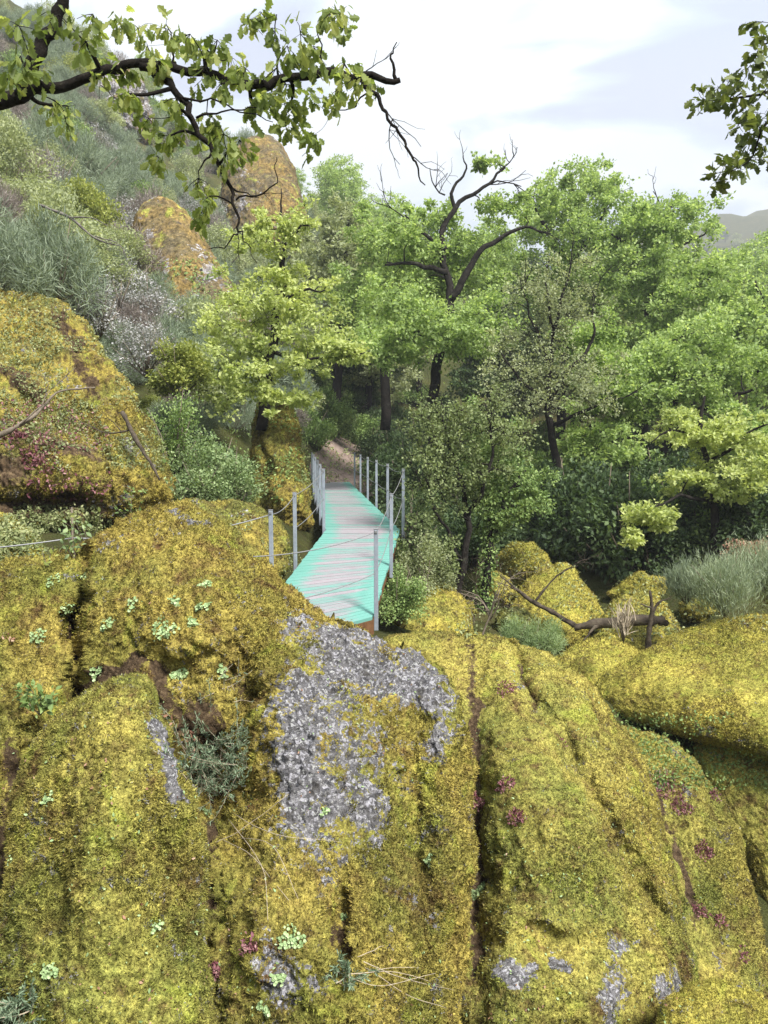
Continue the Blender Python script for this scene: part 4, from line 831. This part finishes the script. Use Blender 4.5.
while cnt < 290 and tries < 4000:
    tries += 1
    px = rng.uniform(-40, 380); py = rng.uniform(-10, 440)
    if not in_poly_left(px, py): continue
    if px > 300 and py > 400: continue
    h = gray(px, py)
    if h is None or h[1] > 110 or h[1] < 12 or (h[0] > -2.6 and h[1] < 36): continue
    if 125 < px < 240 and 195 < py < 330 and h[1] < 32 and py < 200+ (px-125)*1.3+70: continue
    if 120 < px < 250 and 190 < py < 350 and h[1] < 27.5 and py < 200+(px-130)*1.35+45: continue
    if 222 < px < 312 and 125 < py < 235 and h[1] < 50: continue
    if any(np.linalg.norm(h-q) < (.5+.012*h[1]) for q in placed): continue
    placed.append(h); cnt += 1
    w_ = list(wts)
    if 60 < px < 165 and 220 < py < 380: w_[4] += .2
    k = rng.choice(7, p=np.array(w_)/sum(w_)); s = (.55+.6*rng.random())*(1+h[1]*.012)
    if h[1] < 20: s *= .62
    prB[k].put(tuple(h-[0, 0, .1]), rng.uniform(0, 6.28), (s, s, s*(.8+.5*rng.random())))
# wood behind
def proto_tree(label, mat, group, base, sc, h=8.):
    r = empty('woodland_tree', tuple(base), label, 'tree', group)
    b = V(base); tr = [list(b+[0, 0, -.3])+[.2], list(b+[.1, 0, h*.4])+[.15], list(b+[-.1, .1, h*.8])+[.06]]
    cl_ = [(b+[0, 0, h*.62]+d*[h*.33, h*.33, h*.36], .6+.4*rng.random()) for d in ball(62, .45)]
    tree(label, tr, [], cl_, mat, per=150, size=.17, root=r, flat=.55)
    return r
spots = []
for y0 in (31, 37, 44, 53, 64, 78, 95):
    nx_ = int(5+y0*.09)
    for a in np.linspace(-.14, .58, nx_):
        y = y0+rng.normal()*1.6; x = a*y+rng.normal()*1.2
        if (y < 34 and x < 0) or x/y < -.075: continue
        spots.append((x, y))
kinds = [('rounded green oak in the wood behind the front row of trees', M['oak'], 'green oaks in the wood behind'),
         ('deep green tree in the wood behind the front row of trees', M['oak_deep'], 'deep green trees in the wood behind'),
         ('olive green tree in the wood behind the front row of trees', M['grey_leaf'], 'olive green trees in the wood behind')]
roots = {}
for (x, y) in spots:
    k = int(rng.choice(3, p=[.45, .3, .25])); z = float(H(x, y)[0])-.2; s = .75+.35*rng.random()
    if x/y > .15 and y < 60: s *= .85
    if k not in roots:
        roots[k] = proto_tree(kinds[k][0], kinds[k][1], kinds[k][2], (x, y, z), s); r = roots[k]; r.scale = (s, s, s)
    else: dup(roots[k], (x, y, z), rng.uniform(0, 6.28), (s, s, s))
for k_ in range(26):
    h = gray(rng.uniform(90, 380), rng.uniform(20, 300))
    if h is None or h[1] < 34 or h[1] > 130 or (190 < 384+h[0]/h[1]*768 < 345 and h[1] < 62): continue
    kk_ = int(rng.choice([0, 2, 2])); s_ = .35+.3*rng.random(); dup(roots[kk_], tuple(h-[0, 0, .5]), rng.uniform(0, 6.28), (s_, s_, s_), {0: 'small rounded green tree high on the left hillside', 2: 'small olive green tree high on the left hillside'}[kk_], 'trees high on the left hillside '+('green', 'dark', 'olive')[kk_])
for k_ in range(70):
    h = gray(rng.uniform(670, 790), rng.uniform(235, 330))
    if h is None or h[1] < 90 or h[1] > 420: continue
    kk_ = int(rng.integers(3)); s_ = .5+.4*rng.random(); dup(roots[kk_], tuple(h-[0, 0, .8]), rng.uniform(0, 6.28), (s_, s_, s_), {0: 'small rounded green tree on the far right hillside', 1: 'small deep green tree on the far right hillside', 2: 'small olive green tree on the far right hillside'}[kk_], 'trees on the far right hillside '+('green', 'dark', 'olive')[kk_])
# understorey near the front trees: dark bushes
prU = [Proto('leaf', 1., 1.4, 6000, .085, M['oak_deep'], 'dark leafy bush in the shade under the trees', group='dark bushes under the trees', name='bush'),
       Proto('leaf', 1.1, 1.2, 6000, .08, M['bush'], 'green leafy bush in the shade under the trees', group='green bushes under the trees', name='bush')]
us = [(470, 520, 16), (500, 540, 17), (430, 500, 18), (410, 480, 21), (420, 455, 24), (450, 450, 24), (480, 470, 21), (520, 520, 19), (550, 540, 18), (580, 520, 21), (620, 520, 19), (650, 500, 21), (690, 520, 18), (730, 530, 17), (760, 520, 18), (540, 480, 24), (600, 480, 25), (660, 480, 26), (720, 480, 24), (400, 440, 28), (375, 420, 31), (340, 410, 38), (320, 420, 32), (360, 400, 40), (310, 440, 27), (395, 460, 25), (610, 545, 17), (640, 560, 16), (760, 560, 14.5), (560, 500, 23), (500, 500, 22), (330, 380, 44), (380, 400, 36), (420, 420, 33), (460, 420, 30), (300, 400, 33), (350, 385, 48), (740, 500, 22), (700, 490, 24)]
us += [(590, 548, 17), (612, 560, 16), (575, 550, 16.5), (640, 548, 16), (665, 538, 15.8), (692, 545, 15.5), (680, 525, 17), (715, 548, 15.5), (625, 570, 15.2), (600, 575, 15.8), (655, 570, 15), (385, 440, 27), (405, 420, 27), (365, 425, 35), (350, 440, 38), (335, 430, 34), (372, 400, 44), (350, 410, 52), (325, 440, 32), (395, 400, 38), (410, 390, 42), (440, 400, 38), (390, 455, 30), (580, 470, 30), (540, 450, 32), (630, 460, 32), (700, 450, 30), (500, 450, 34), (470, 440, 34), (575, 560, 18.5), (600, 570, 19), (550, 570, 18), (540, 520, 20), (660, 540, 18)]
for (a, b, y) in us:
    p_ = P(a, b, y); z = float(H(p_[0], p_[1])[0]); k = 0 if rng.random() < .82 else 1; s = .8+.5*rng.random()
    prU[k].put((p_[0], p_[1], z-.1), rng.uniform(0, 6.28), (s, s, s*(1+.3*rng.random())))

# ------------------------------------------------------------------ individual shrubs
def on_surface(px, py):
    h = hit(px, py); return (h[0], h[1])
def at(px, py, Y): return P(px, py, Y)
def gshrub(kind, px, Y, r, h, n, size, mat, label, name='shrub', cat='shrub', dz=-.05, zz=None):
    p_ = P(px, 500, Y); z = float(H(p_[0], p_[1])[0]) if zz is None else zz
    return plant(kind, r, h, n, size, mat, (p_[0], p_[1], z+dz), label, name=name, cat=cat)
gshrub('leaf', 205, 13.5, 1.0, 1.3, 9000, .05, M['bright_bush'], 'bright green leafy bush left of the tall narrow rock', 'bush', zz=.35)
gshrub('leaf', 235, 13.2, .6, .9, 4500, .045, M['bright_bush'], 'smaller bright green bush touching the tall narrow rock', 'bush', zz=.35)
gshrub('leaf', 175, 14, .9, 1.6, 7000, .05, M['bush'], 'dark green bush above the right shoulder of the big rock face', 'bush', zz=.8)
gshrub('leaf', 182, 15, .7, 1.0, 7000, .06, M['yellow_leaf'], 'yellowish bush on the bank left of the young oak', 'bush', zz=2.4)
gshrub('leaf', 150, 16.5, .8, 1.3, 3800, .05, M['blossom'], 'whitish flowering bush above the big rock face', 'flowering_bush', zz=2.9)
gshrub('leaf', 105, 14, .7, .9, 3200, .045, M['blossom'], 'pale flowering bush behind the crest of the big rock face', 'flowering_bush', zz=3.4)
gshrub('mound', 60, 13.6, 1.0, 1.6, 9500, .15, M['broom'], 'grey broom bush on the crest of the big rock face', 'broom_bush', zz=3.7)
gshrub('mound', 0, 13.6, 1.1, 1.8, 9500, .15, M['broom'], 'broom bush at the left edge behind the big rock face', 'broom_bush', zz=3.8)
gshrub('broom', 730, 9.9, .55, .75, 14000, .07, M['broom_pale'], 'feathery pale green broom bush behind the wide yellow boulder', 'broom_bush', zz=-.65)
gshrub('broom', 772, 10.2, .6, .85, 14000, .07, M['broom_pale'], 'taller broom bush at the right edge above the yellow boulder', 'broom_bush', zz=-.55)
gshrub('broom', 690, 10.8, .4, .6, 7000, .07, M['broom'], 'thin grey broom bush to the right of the stump', 'broom_bush', zz=-.7)
gshrub('leaf', 760, 11.5, .6, .45, 3500, .035, M['dryleaf'], 'low brownish bush behind the broom at the right edge', 'bush', zz=-.4)
gshrub('leaf', 400, 10.6, .45, .75, 6500, .032, M['bush'], 'small leaved green bush under the right side of the bridge', 'bush', zz=-.95)
gshrub('leaf', 425, 11.6, .5, .95, 6500, .034, M['grey_leaf'], 'olive green bush between the bridge and the crooked tree', 'bush', zz=-.9)
gshrub('leaf', 388, 13.2, .5, .75, 5000, .04, M['bush'], 'green bush against the far posts of the bridge', 'bush', zz=-.8)
gshrub('leaf', 412, 15.5, .8, 1.4, 6500, .05, M['oak_deep'], 'dark bush beside the corner of the bridge', 'bush', zz=-.9)
gshrub('mound', 548, 9, .3, .42, 4200, .06, M['bright_bush'], 'pale ferny plant in the gap behind the middle boulder', 'fern', 'plant', zz=-1.0)
gshrub('mound', 520, 9.4, .25, .36, 2600, .06, M['bright_bush'], 'smaller ferny plant left of the pale ferny plant', 'fern', 'plant', zz=-1.0)
gshrub('broom', 628, 9.3, .14, .36, 220, .14, M['dry'], 'tuft of dry brown stems in front of the fallen log', 'dry_tuft', 'plant', zz=-.85)

# ------------------------------------------------------------------ fallen wood
def wood(label, paths, mat, name, cat, bare=()):
    mb = MB(); base = None
    for l in paths:
        p = smooth_path(pp(l), 6, .015, rng.integers(99)); tube(mb, p[:, :3], p[:, 3]*(1+.15*rng.normal(size=len(p))), 9)
        if base is None: base = p[0, :3]
    for b in bare: twigs(mb, *b)
    o = obj(name, mb, mat, None, True, tuple(base)); tag(o, label, cat); return o
wood('dark fallen log lying across the gully between mossy boulders', [[(574, 628, 10.7, .05), (600, 623, 10.6, .07), (630, 621, 10.5, .075), (655, 620, 10.5, .07), (668, 624, 10.5, .04)], [(600, 623, 10.6, .035), (590, 632, 10.5, .015), (584, 640, 10.4, .008)]], M['log'], 'fallen_log', 'log')
wood('weathered broken stump with two prongs rising beside the fallen log', [[(648, 660, 10.2, .045), (649, 632, 10.2, .04), (652, 612, 10.2, .03), (650, 590, 10.2, .012)], [(652, 612, 10.2, .02), (660, 602, 10.2, .014), (670, 598, 10.2, .006)], [(652, 608, 10.2, .014), (640, 604, 10.2, .006)]], M['log'], 'stump', 'stump')
wood('dead branch leaning across the humped yellow boulder', [[(512, 586, 12.1, .02), (530, 600, 12, .03), (552, 612, 11.9, .035), (575, 626, 11.8, .04)], [(535, 602, 12, .02), (548, 585, 12, .015), (562, 572, 12, .01), (578, 566, 12, .005)], [(512, 586, 12.1, .015), (500, 575, 12.2, .01)]], M['log'], 'dead_branch', 'branch', [(P(520, 592, 12), [-.6, 0, .5], .5, .012, 2, .6, 0, 3), (P(560, 575, 12), [.5, 0, .8], .4, .01, 2, .6, 0, 3)])
wood('tangle of thin dead twigs in front of the small dark boulder', [[(480, 640, 11.5, .015), (492, 610, 11.5, .012), (500, 590, 11.5, .008)]], M['twig'], 'dead_branch', 'branch', [(P(490, 620, 11.5), [.3*s, 0, 1], .7, .012, 3, .7, 0, 3) for s in (-2, -1, 1, 2)])
wood('bare grey dead branch sticking out of the broom on the left slope', [[(40, 205, 17, .035), (70, 218, 16.8, .03), (95, 238, 16.6, .02), (118, 246, 16.5, .01)], [(70, 218, 16.8, .02), (92, 218, 16.6, .012), (108, 226, 16.6, .006)]], M['bark_grey'], 'dead_branch', 'branch', [(P(95, 236, 16.6), [1, 0, -.3], 1., .014, 2, .6, 0, 3)])
wood('dark twisted root hanging down the right side of the big rock face', [[(122, 412, 10.3, .03), (136, 440, 10.1, .028), (150, 462, 9.9, .02), (160, 480, 9.8, .012)]], M['log'], 'root', 'root', [(P(130, 430, 10.2), [-1, 0, -.2], .6, .015, 2, .6, 0, 2)])
wood('long bare bramble cane lying over the big rock face', [[(-5, 437, 9.6, .035), (15, 428, 9.6, .03), (40, 410, 9.8, .02), (60, 392, 10, .012), (95, 388, 10.1, .01)]], M['twig'], 'dead_branch', 'branch', [(P(20, 425, 9.6), [.5, 0, .8], .6, .012, 2, .6, 0, 3)])

# ------------------------------------------------------------------ small plants on the rocks
def clump(px, py, rpx, n, size, mat, tmpl, label, name, cat, group=None, lift=.02, up=.6, mode='disc', squash=.7):
    h0 = hit(px, py)
    if h0 is None: return
    c, nn = h0; mb = MB(); pos = []; nr = []; rot = rng.uniform(-.9, .9); el = rng.uniform(.45, 1.)
    for k in range(n):
        a = rng.uniform(0, 6.283); r_ = rng.random()**.5*rpx
        ux, uy = r_*math.cos(a), r_*math.sin(a)*squash*el*(1+.5*math.sin(3*a+rot*5)); h = hit(px+ux*math.cos(rot)-uy*math.sin(rot), py+ux*math.sin(rot)+uy*math.cos(rot))
        if h is None or np.linalg.norm(h[0]-c) > .02*rpx/5*c[1]/3: continue
        pos.append(h[0]+h[1]*(.004+lift*rng.random()*(1-r_/rpx*.6))); nr.append(h[1])
    if not pos: return
    pos = V(pos); nr = V(nr); m = len(pos)
    if mode == 'disc':
        d = np.cross(nr, rng.normal(size=(m, 3))); nq = nr*.5+np.array([0, -.35, up])+rng.normal(size=(m, 3))*.3
    else: d = nr*.4+[0, 0, .5]+rng.normal(size=(m, 3))*.6; nq = rng.normal(size=(m, 3))
    leaf_batch(mb, pos, d, nq, size*(.5+.8*rng.random(m)), tmpl)
    o = obj(name, mb, mat, None, False, tuple(c)); tag(o, label, cat, group)
NV = [(130, 602, 9, 26, 'on the upper left of the big dome, left of centre'), (205, 585, 7, 20, 'on the crest of the big dome, nearest the bridge'), (176, 601, 7, 14, 'in the middle of the big dome, above the largest cluster'),
      (165, 630, 15, 40, 'largest and widest, low on the big dome'), (203, 608, 8, 18, 'just below the one nearest the bridge'), (220, 672, 9, 20, 'right beside the grey bare stone above the shrub'),
      (180, 675, 11, 34, 'directly above the blue green shrub'), (192, 622, 6, 12, 'small one right of the largest cluster'), (108, 625, 9, 20, 'left flank of the big dome near the crack'), (85, 575, 8, 18, 'in the crack beside the sprig with fresh leaves'),
      (55, 580, 10, 20, 'on the shoulder left of the crack'), (38, 636, 9, 20, 'at the left edge halfway down the shoulder'), (66, 610, 9, 16, 'inside the dark crack'), (100, 672, 9, 20, 'above the tip of the pointed boulder'),
      (155, 928, 9, 20, 'bright one in the middle of the pointed boulder'), (50, 972, 9, 22, 'tall one low on the left of the pointed boulder'), (50, 800, 10, 14, 'on the upper left side of the pointed boulder'), (292, 940, 14, 36, 'bright round leaved cluster at the foot of the grey stone'),
      (278, 978, 7, 18, 'small round rosette near the bottom of the picture'), (324, 812, 5, 12, 'tiny one in the grey stone face'), (342, 920, 6, 22, 'narrow row in the vertical crack'), (265, 1010, 7, 14, 'lowest bright one by the bottom edge'),
      (480, 892, 11, 60, 'dense dark tuft in the gap between the two front boulders'), (430, 860, 6, 20, 'on the right hand flank of the big boulder'), (205, 812, 7, 8, 'beside the tip of the shrub'), (14, 860, 10, 20, 'at the left edge beside the pointed boulder')]
for (a, b, r_, n, w_) in NV:
    clump(a, b, r_, int(n*3.4), .017 if b < 720 else .013, M['navel'] if b != 892 else M['bright_bush'], T_DISC, 'pale green succulent cluster '+w_, 'succulent_plant', 'plant', lift=.03)
RD = [(660, 790, 22, 150, 'wide patch on the upper part of the sloping right boulder'), (682, 808, 10, 70, 'beside the wide patch on the sloping boulder'), (704, 852, 9, 60, 'halfway down the sloping boulder'), (700, 912, 8, 40, 'low on the sloping boulder'), (742, 955, 7, 40, 'lowest one on the sloping boulder'), (716, 795, 8, 40, 'near the right rim of the sloping boulder'), (720, 920, 7, 40, 'by the right edge of the sloping boulder'),
      (506, 786, 9, 40, 'high on the middle boulder'), (518, 818, 8, 40, 'in the middle of the middle boulder'), (476, 802, 9, 40, 'at the left rim of the middle boulder'), (480, 850, 12, 60, 'in the gap between the two front boulders'), (508, 690, 9, 30, 'in the dark crack of the middle boulder'),
      (250, 945, 9, 40, 'left of the bright round leaved cluster'), (215, 970, 8, 40, 'small dark one near the lower centre'), (40, 455, 16, 60, 'on the face of the huge left rock'), (15, 440, 12, 40, 'at the left edge of the huge left rock'), (648, 775, 8, 40, 'at the top of the sloping boulder'), (563, 742, 6, 14, 'on the upper right of the middle boulder')]
for (a, b, r_, n, w_) in RD: clump(a, b, r_*1.2, n*6, .02 if b > 600 else .05, M['red'], T_OVAL, 'dark red stonecrop '+w_, 'stonecrop', 'plant', lift=.03, mode='s', squash=1.2)
for (a, b, r_, n, w_) in [(165, 722, 16, 60, 'above the blue green shrub on its left'), (195, 740, 14, 40, 'within the crevice beside the shrub'), (225, 762, 8, 16, 'caught in the middle of the shrub'), (10, 640, 8, 20, 'at the left edge')]:
    clump(a, b, r_, n, .03, M['dryleaf'], T_OVAL, 'brown curled dead leaves '+w_, 'dead_leaves', 'leaves', lift=.05, mode='s')
# blue green shrub in the crevice
def rue(px, py, rpx, stems, L, label, n=70, name='rue_shrub'):
    c, nn = hit(px, py); st = MB(); lf = MB()
    for k in range(stems):
        a = rng.uniform(0, 6.283); h = hit(px+rpx*.55*rng.random()*math.cos(a), py+rpx*.55*rng.random()*math.sin(a)); b = h[0] if h else c
        d = nrmz(nn*.7+[0, -.3, .35]+rng.normal(size=3)*.6); l = L*(.5+.6*rng.random()); pts = [b]
        for j in range(5): d = nrmz(d+rng.normal(size=3)*.12+[0, 0, .04]); pts.append(pts[-1]+d*l/5)
        p = smooth_path(V(pts), 3); tube(st, p, np.linspace(.0028, .001, len(p)), 3)
        t = rng.uniform(.2, 1, n)*(len(p)-1); i0 = np.minimum(t.astype(int), len(p)-2); q_ = p[i0]+(p[i0+1]-p[i0])*(t-i0)[:, None]
        leaf_batch(lf, q_, d*.9+rng.normal(size=(n, 3))*.5, rng.normal(size=(n, 3)), .024*(.5+.8*rng.random(n)), (V([(-.06, 0, 0), (.06, 0, 0), (.08, .7, .04), (0, 1, .05), (-.08, .7, .04)]), [np.array([(0, 1, 2, 3, 4)])]))
    ro = empty(name, tuple(c), label, 'shrub'); obj('stem', st, M['dry'], ro, True, tuple(c)); obj('foliage', lf, M['rue'], ro, False, tuple(c))
rue(215, 770, 72, 150, .42, 'wiry blue green shrub growing in the crevice of the big boulder')
rue(18, 1010, 30, 26, .16, 'small blue green shrub in the bottom left corner')
rue(345, 975, 26, 14, .16, 'sparse blue green sprigs near the dry stems at the bottom')
rue(225, 690, 26, 10, .2, 'thin sparse twigs above the blue green shrub', 10)
def stems(label, lines, r=.0016):
    mb = MB(); base = None
    for l in lines:
        pts = []
        for (a, b) in l:
            h = hit(a, b); pts.append(h[0]+h[1]*.03+[0, -.02, .01])
        p = smooth_path(V(pts), 5, .006, rng.integers(99)); tube(mb, p, np.linspace(r*1.3, r*.6, len(p)), 4)
        if base is None: base = p[0]
    tag(obj('dried_plant', mb, M['dry'], None, True, tuple(base)), label, 'dried plant')
stems('fan of dry pale stems across the foot of the big boulder', [[(350, 972), (390, 968), (440, 985)], [(345, 980), (380, 985), (430, 978)], [(360, 965), (400, 975), (450, 990)], [(340, 985), (375, 972), (420, 966)], [(370, 970), (410, 990), (445, 1005)], [(345, 968), (365, 950), (385, 945)]])
stems('long dry stems bent down the grey stone under the blue green shrub', [[(225, 835), (255, 860), (285, 905)], [(240, 840), (270, 850), (298, 900)], [(235, 815), (280, 835), (340, 840)], [(215, 850), (250, 830), (290, 800)], [(230, 825), (262, 870), (270, 920)]])
# leafy sprigs by the railing
def sprig(px, py, Y, h, n, label, mat, size=.05):
    p_ = P(px, py, Y); st = MB(); lf = MB()
    for k in range(4):
        d = nrmz([rng.normal()*.45, rng.normal()*.3, 1]); pts = [p_]
        for j in range(4): d = nrmz(d+rng.normal(size=3)*.15); pts.append(pts[-1]+d*h/4*(.7+.4*rng.random()))
        p = smooth_path(V(pts), 3); tube(st, p, np.linspace(.005, .0015, len(p)), 4)
        i0 = rng.integers(3, len(p), n); leaf_batch(lf, p[i0]+rng.normal(size=(n, 3))*.012, rng.normal(size=(n, 3))*.8+[0, 0, .4], rng.normal(size=(n, 3))*.5+[0, -.3, 1], size*(.5+.7*rng.random(n)), T_OVAL)
    ro = empty('leafy_sprig', tuple(p_), label, 'plant'); obj('stem', st, M['twig'], ro, True, tuple(p_)); obj('foliage', lf, mat, ro, False, tuple(p_))
sprig(75, 560, 5.4, .34, 16, 'sprig with fresh leaves growing from the crack under the cable', M['bright_bush'], .05)
sprig(52, 585, 5.2, .3, 12, 'thin sprig left of the crack on the mossy shoulder', M['yellow_leaf'], .04)
sprig(95, 560, 6.4, .5, 10, 'taller thin shoot beside the rod of the railing', M['yellow_leaf'], .045)
sprig(135, 530, 8., .5, 20, 'leafy shoots behind the crest of the big dome', M['bush'], .05)
sprig(185, 505, 10., .5, 24, 'leafy shoots on the outcrop behind the dome', M['bright_bush'], .06)
sprig(40, 715, 3.9, .2, 34, 'glossy green leaves in the crack by the pointed boulder', M['bush'], .05)
sprig(212, 478, 12., .5, 30, 'pale leaved shoots under the bright bush', M['bright_bush'], .08)

# ------------------------------------------------------------------ ground cover (uncountable)
def cover(regions, n, size, mat, label, tmpl=T_OVAL, dmax=60, lift=.06, name='ground_cover', dmin=6.6):
    mb = MB(); pos = []; nr = []
    while len(pos) < n:
        (x0, y0, x1, y1) = regions[rng.integers(len(regions))]; a = rng.uniform(x0, x1); b = rng.uniform(y0, y1); h = hit(a, b)
        if h is None or h[0][1] > dmax or h[0][1] < dmin: pos.append(np.array([0, -5, -5.])); nr.append(np.array([0, 0, 1.])); continue
        if noise(h[0]*1.3+4) < -.12: pos.append(np.array([0, -5, -5.])); nr.append(np.array([0, 0, 1.])); continue
        s = lift*max(1, h[0][1]/12); pos.append(h[0]+h[1]*s*rng.random()); nr.append(h[1])
    pos = V(pos); nr = V(nr); ok = pos[:, 1] > 0; pos = pos[ok]; nr = nr[ok]; m = len(pos)
    leaf_batch(mb, pos, nr*.3+rng.normal(size=(m, 3)), nr+rng.normal(size=(m, 3))*.5, size*(.5+rng.random(m))*np.maximum(1, pos[:, 1]/14), tmpl)
    o = obj(name, mb, mat, None, False, tuple(pos.mean(0))); tag(o, label, 'ground cover', kind='stuff')
cover([(-10, 560, 465, 1024), (465, 640, 700, 1024)], 800, .014, M['dryleaf'], 'tiny dry leaf scraps and seeds caught in the moss of the front boulders', dmin=1, dmax=6.4, lift=.012, name='leaf_litter')
cover([(-10, 560, 465, 1024), (465, 640, 700, 1024)], 1500, .014, M['navel'], 'tiny green seedlings dotted through the moss of the front boulders', dmin=1, dmax=6.4, lift=.012)
cover([(160, 495, 315, 575), (40, 515, 160, 560), (-10, 515, 100, 565), (0, 505, 100, 550)], 12000, .035, M['cover'], 'low green plants spread over the mossy outcrop and bank', dmax=13)
cover([(620, 715, 768, 790), (520, 660, 620, 740)], 5000, .03, M['bush'], 'ivy and small leaves filling the gap below the wide yellow boulder', dmax=9)
cover([(-10, 285, 165, 470)], 13000, .035, M['cover'], 'creepers and tiny leaves over the huge left rock face', dmax=14)
cover([(-10, 400, 110, 500)], 1400, .04, M['red'], 'reddish creeper leaves on the lower left rock face', dmax=11)
cover([(160, 260, 330, 500)], 9000, .05, M['bush'], 'undergrowth on the bank below the young oak', dmax=30)
cover([(300, 430, 420, 500), (440, 540, 768, 640)], 9000, .045, M['cover'], 'low undergrowth on the woodland floor', dmax=40)
cover([(312, 440, 400, 480)], 1500, .03, M['dryleaf'], 'fallen brown leaves on the path past the bridge', dmax=40, lift=.01, name='leaf_litter')

# ------------------------------------------------------------------ air
hz = MB(); x0, x1, y0, y1, z0, z1 = -920, 920, -910, 940, float(gz.min())-1.5, 300.
hz.add([(x, y, z) for z in (z0, z1) for x, y in ((x0, y0), (x1, y0), (x1, y1), (x0, y1))], np.array([(0, 3, 2, 1), (4, 5, 6, 7), (0, 1, 5, 4), (1, 2, 6, 5), (2, 3, 7, 6), (3, 0, 4, 7)]))
mm, ntm = newmat('thin_haze'); pv = ntm.nodes.new('ShaderNodeVolumePrincipled'); pv.inputs['Density'].default_value = .0014
pv.inputs['Color'].default_value = (.86, .9, 1, 1); pv.inputs['Anisotropy'].default_value = .2
om = ntm.nodes.new('ShaderNodeOutputMaterial'); ntm.links.new(pv.outputs[0], om.inputs['Volume'])
tag(obj('haze', hz, mm, None, False), kind='stuff')
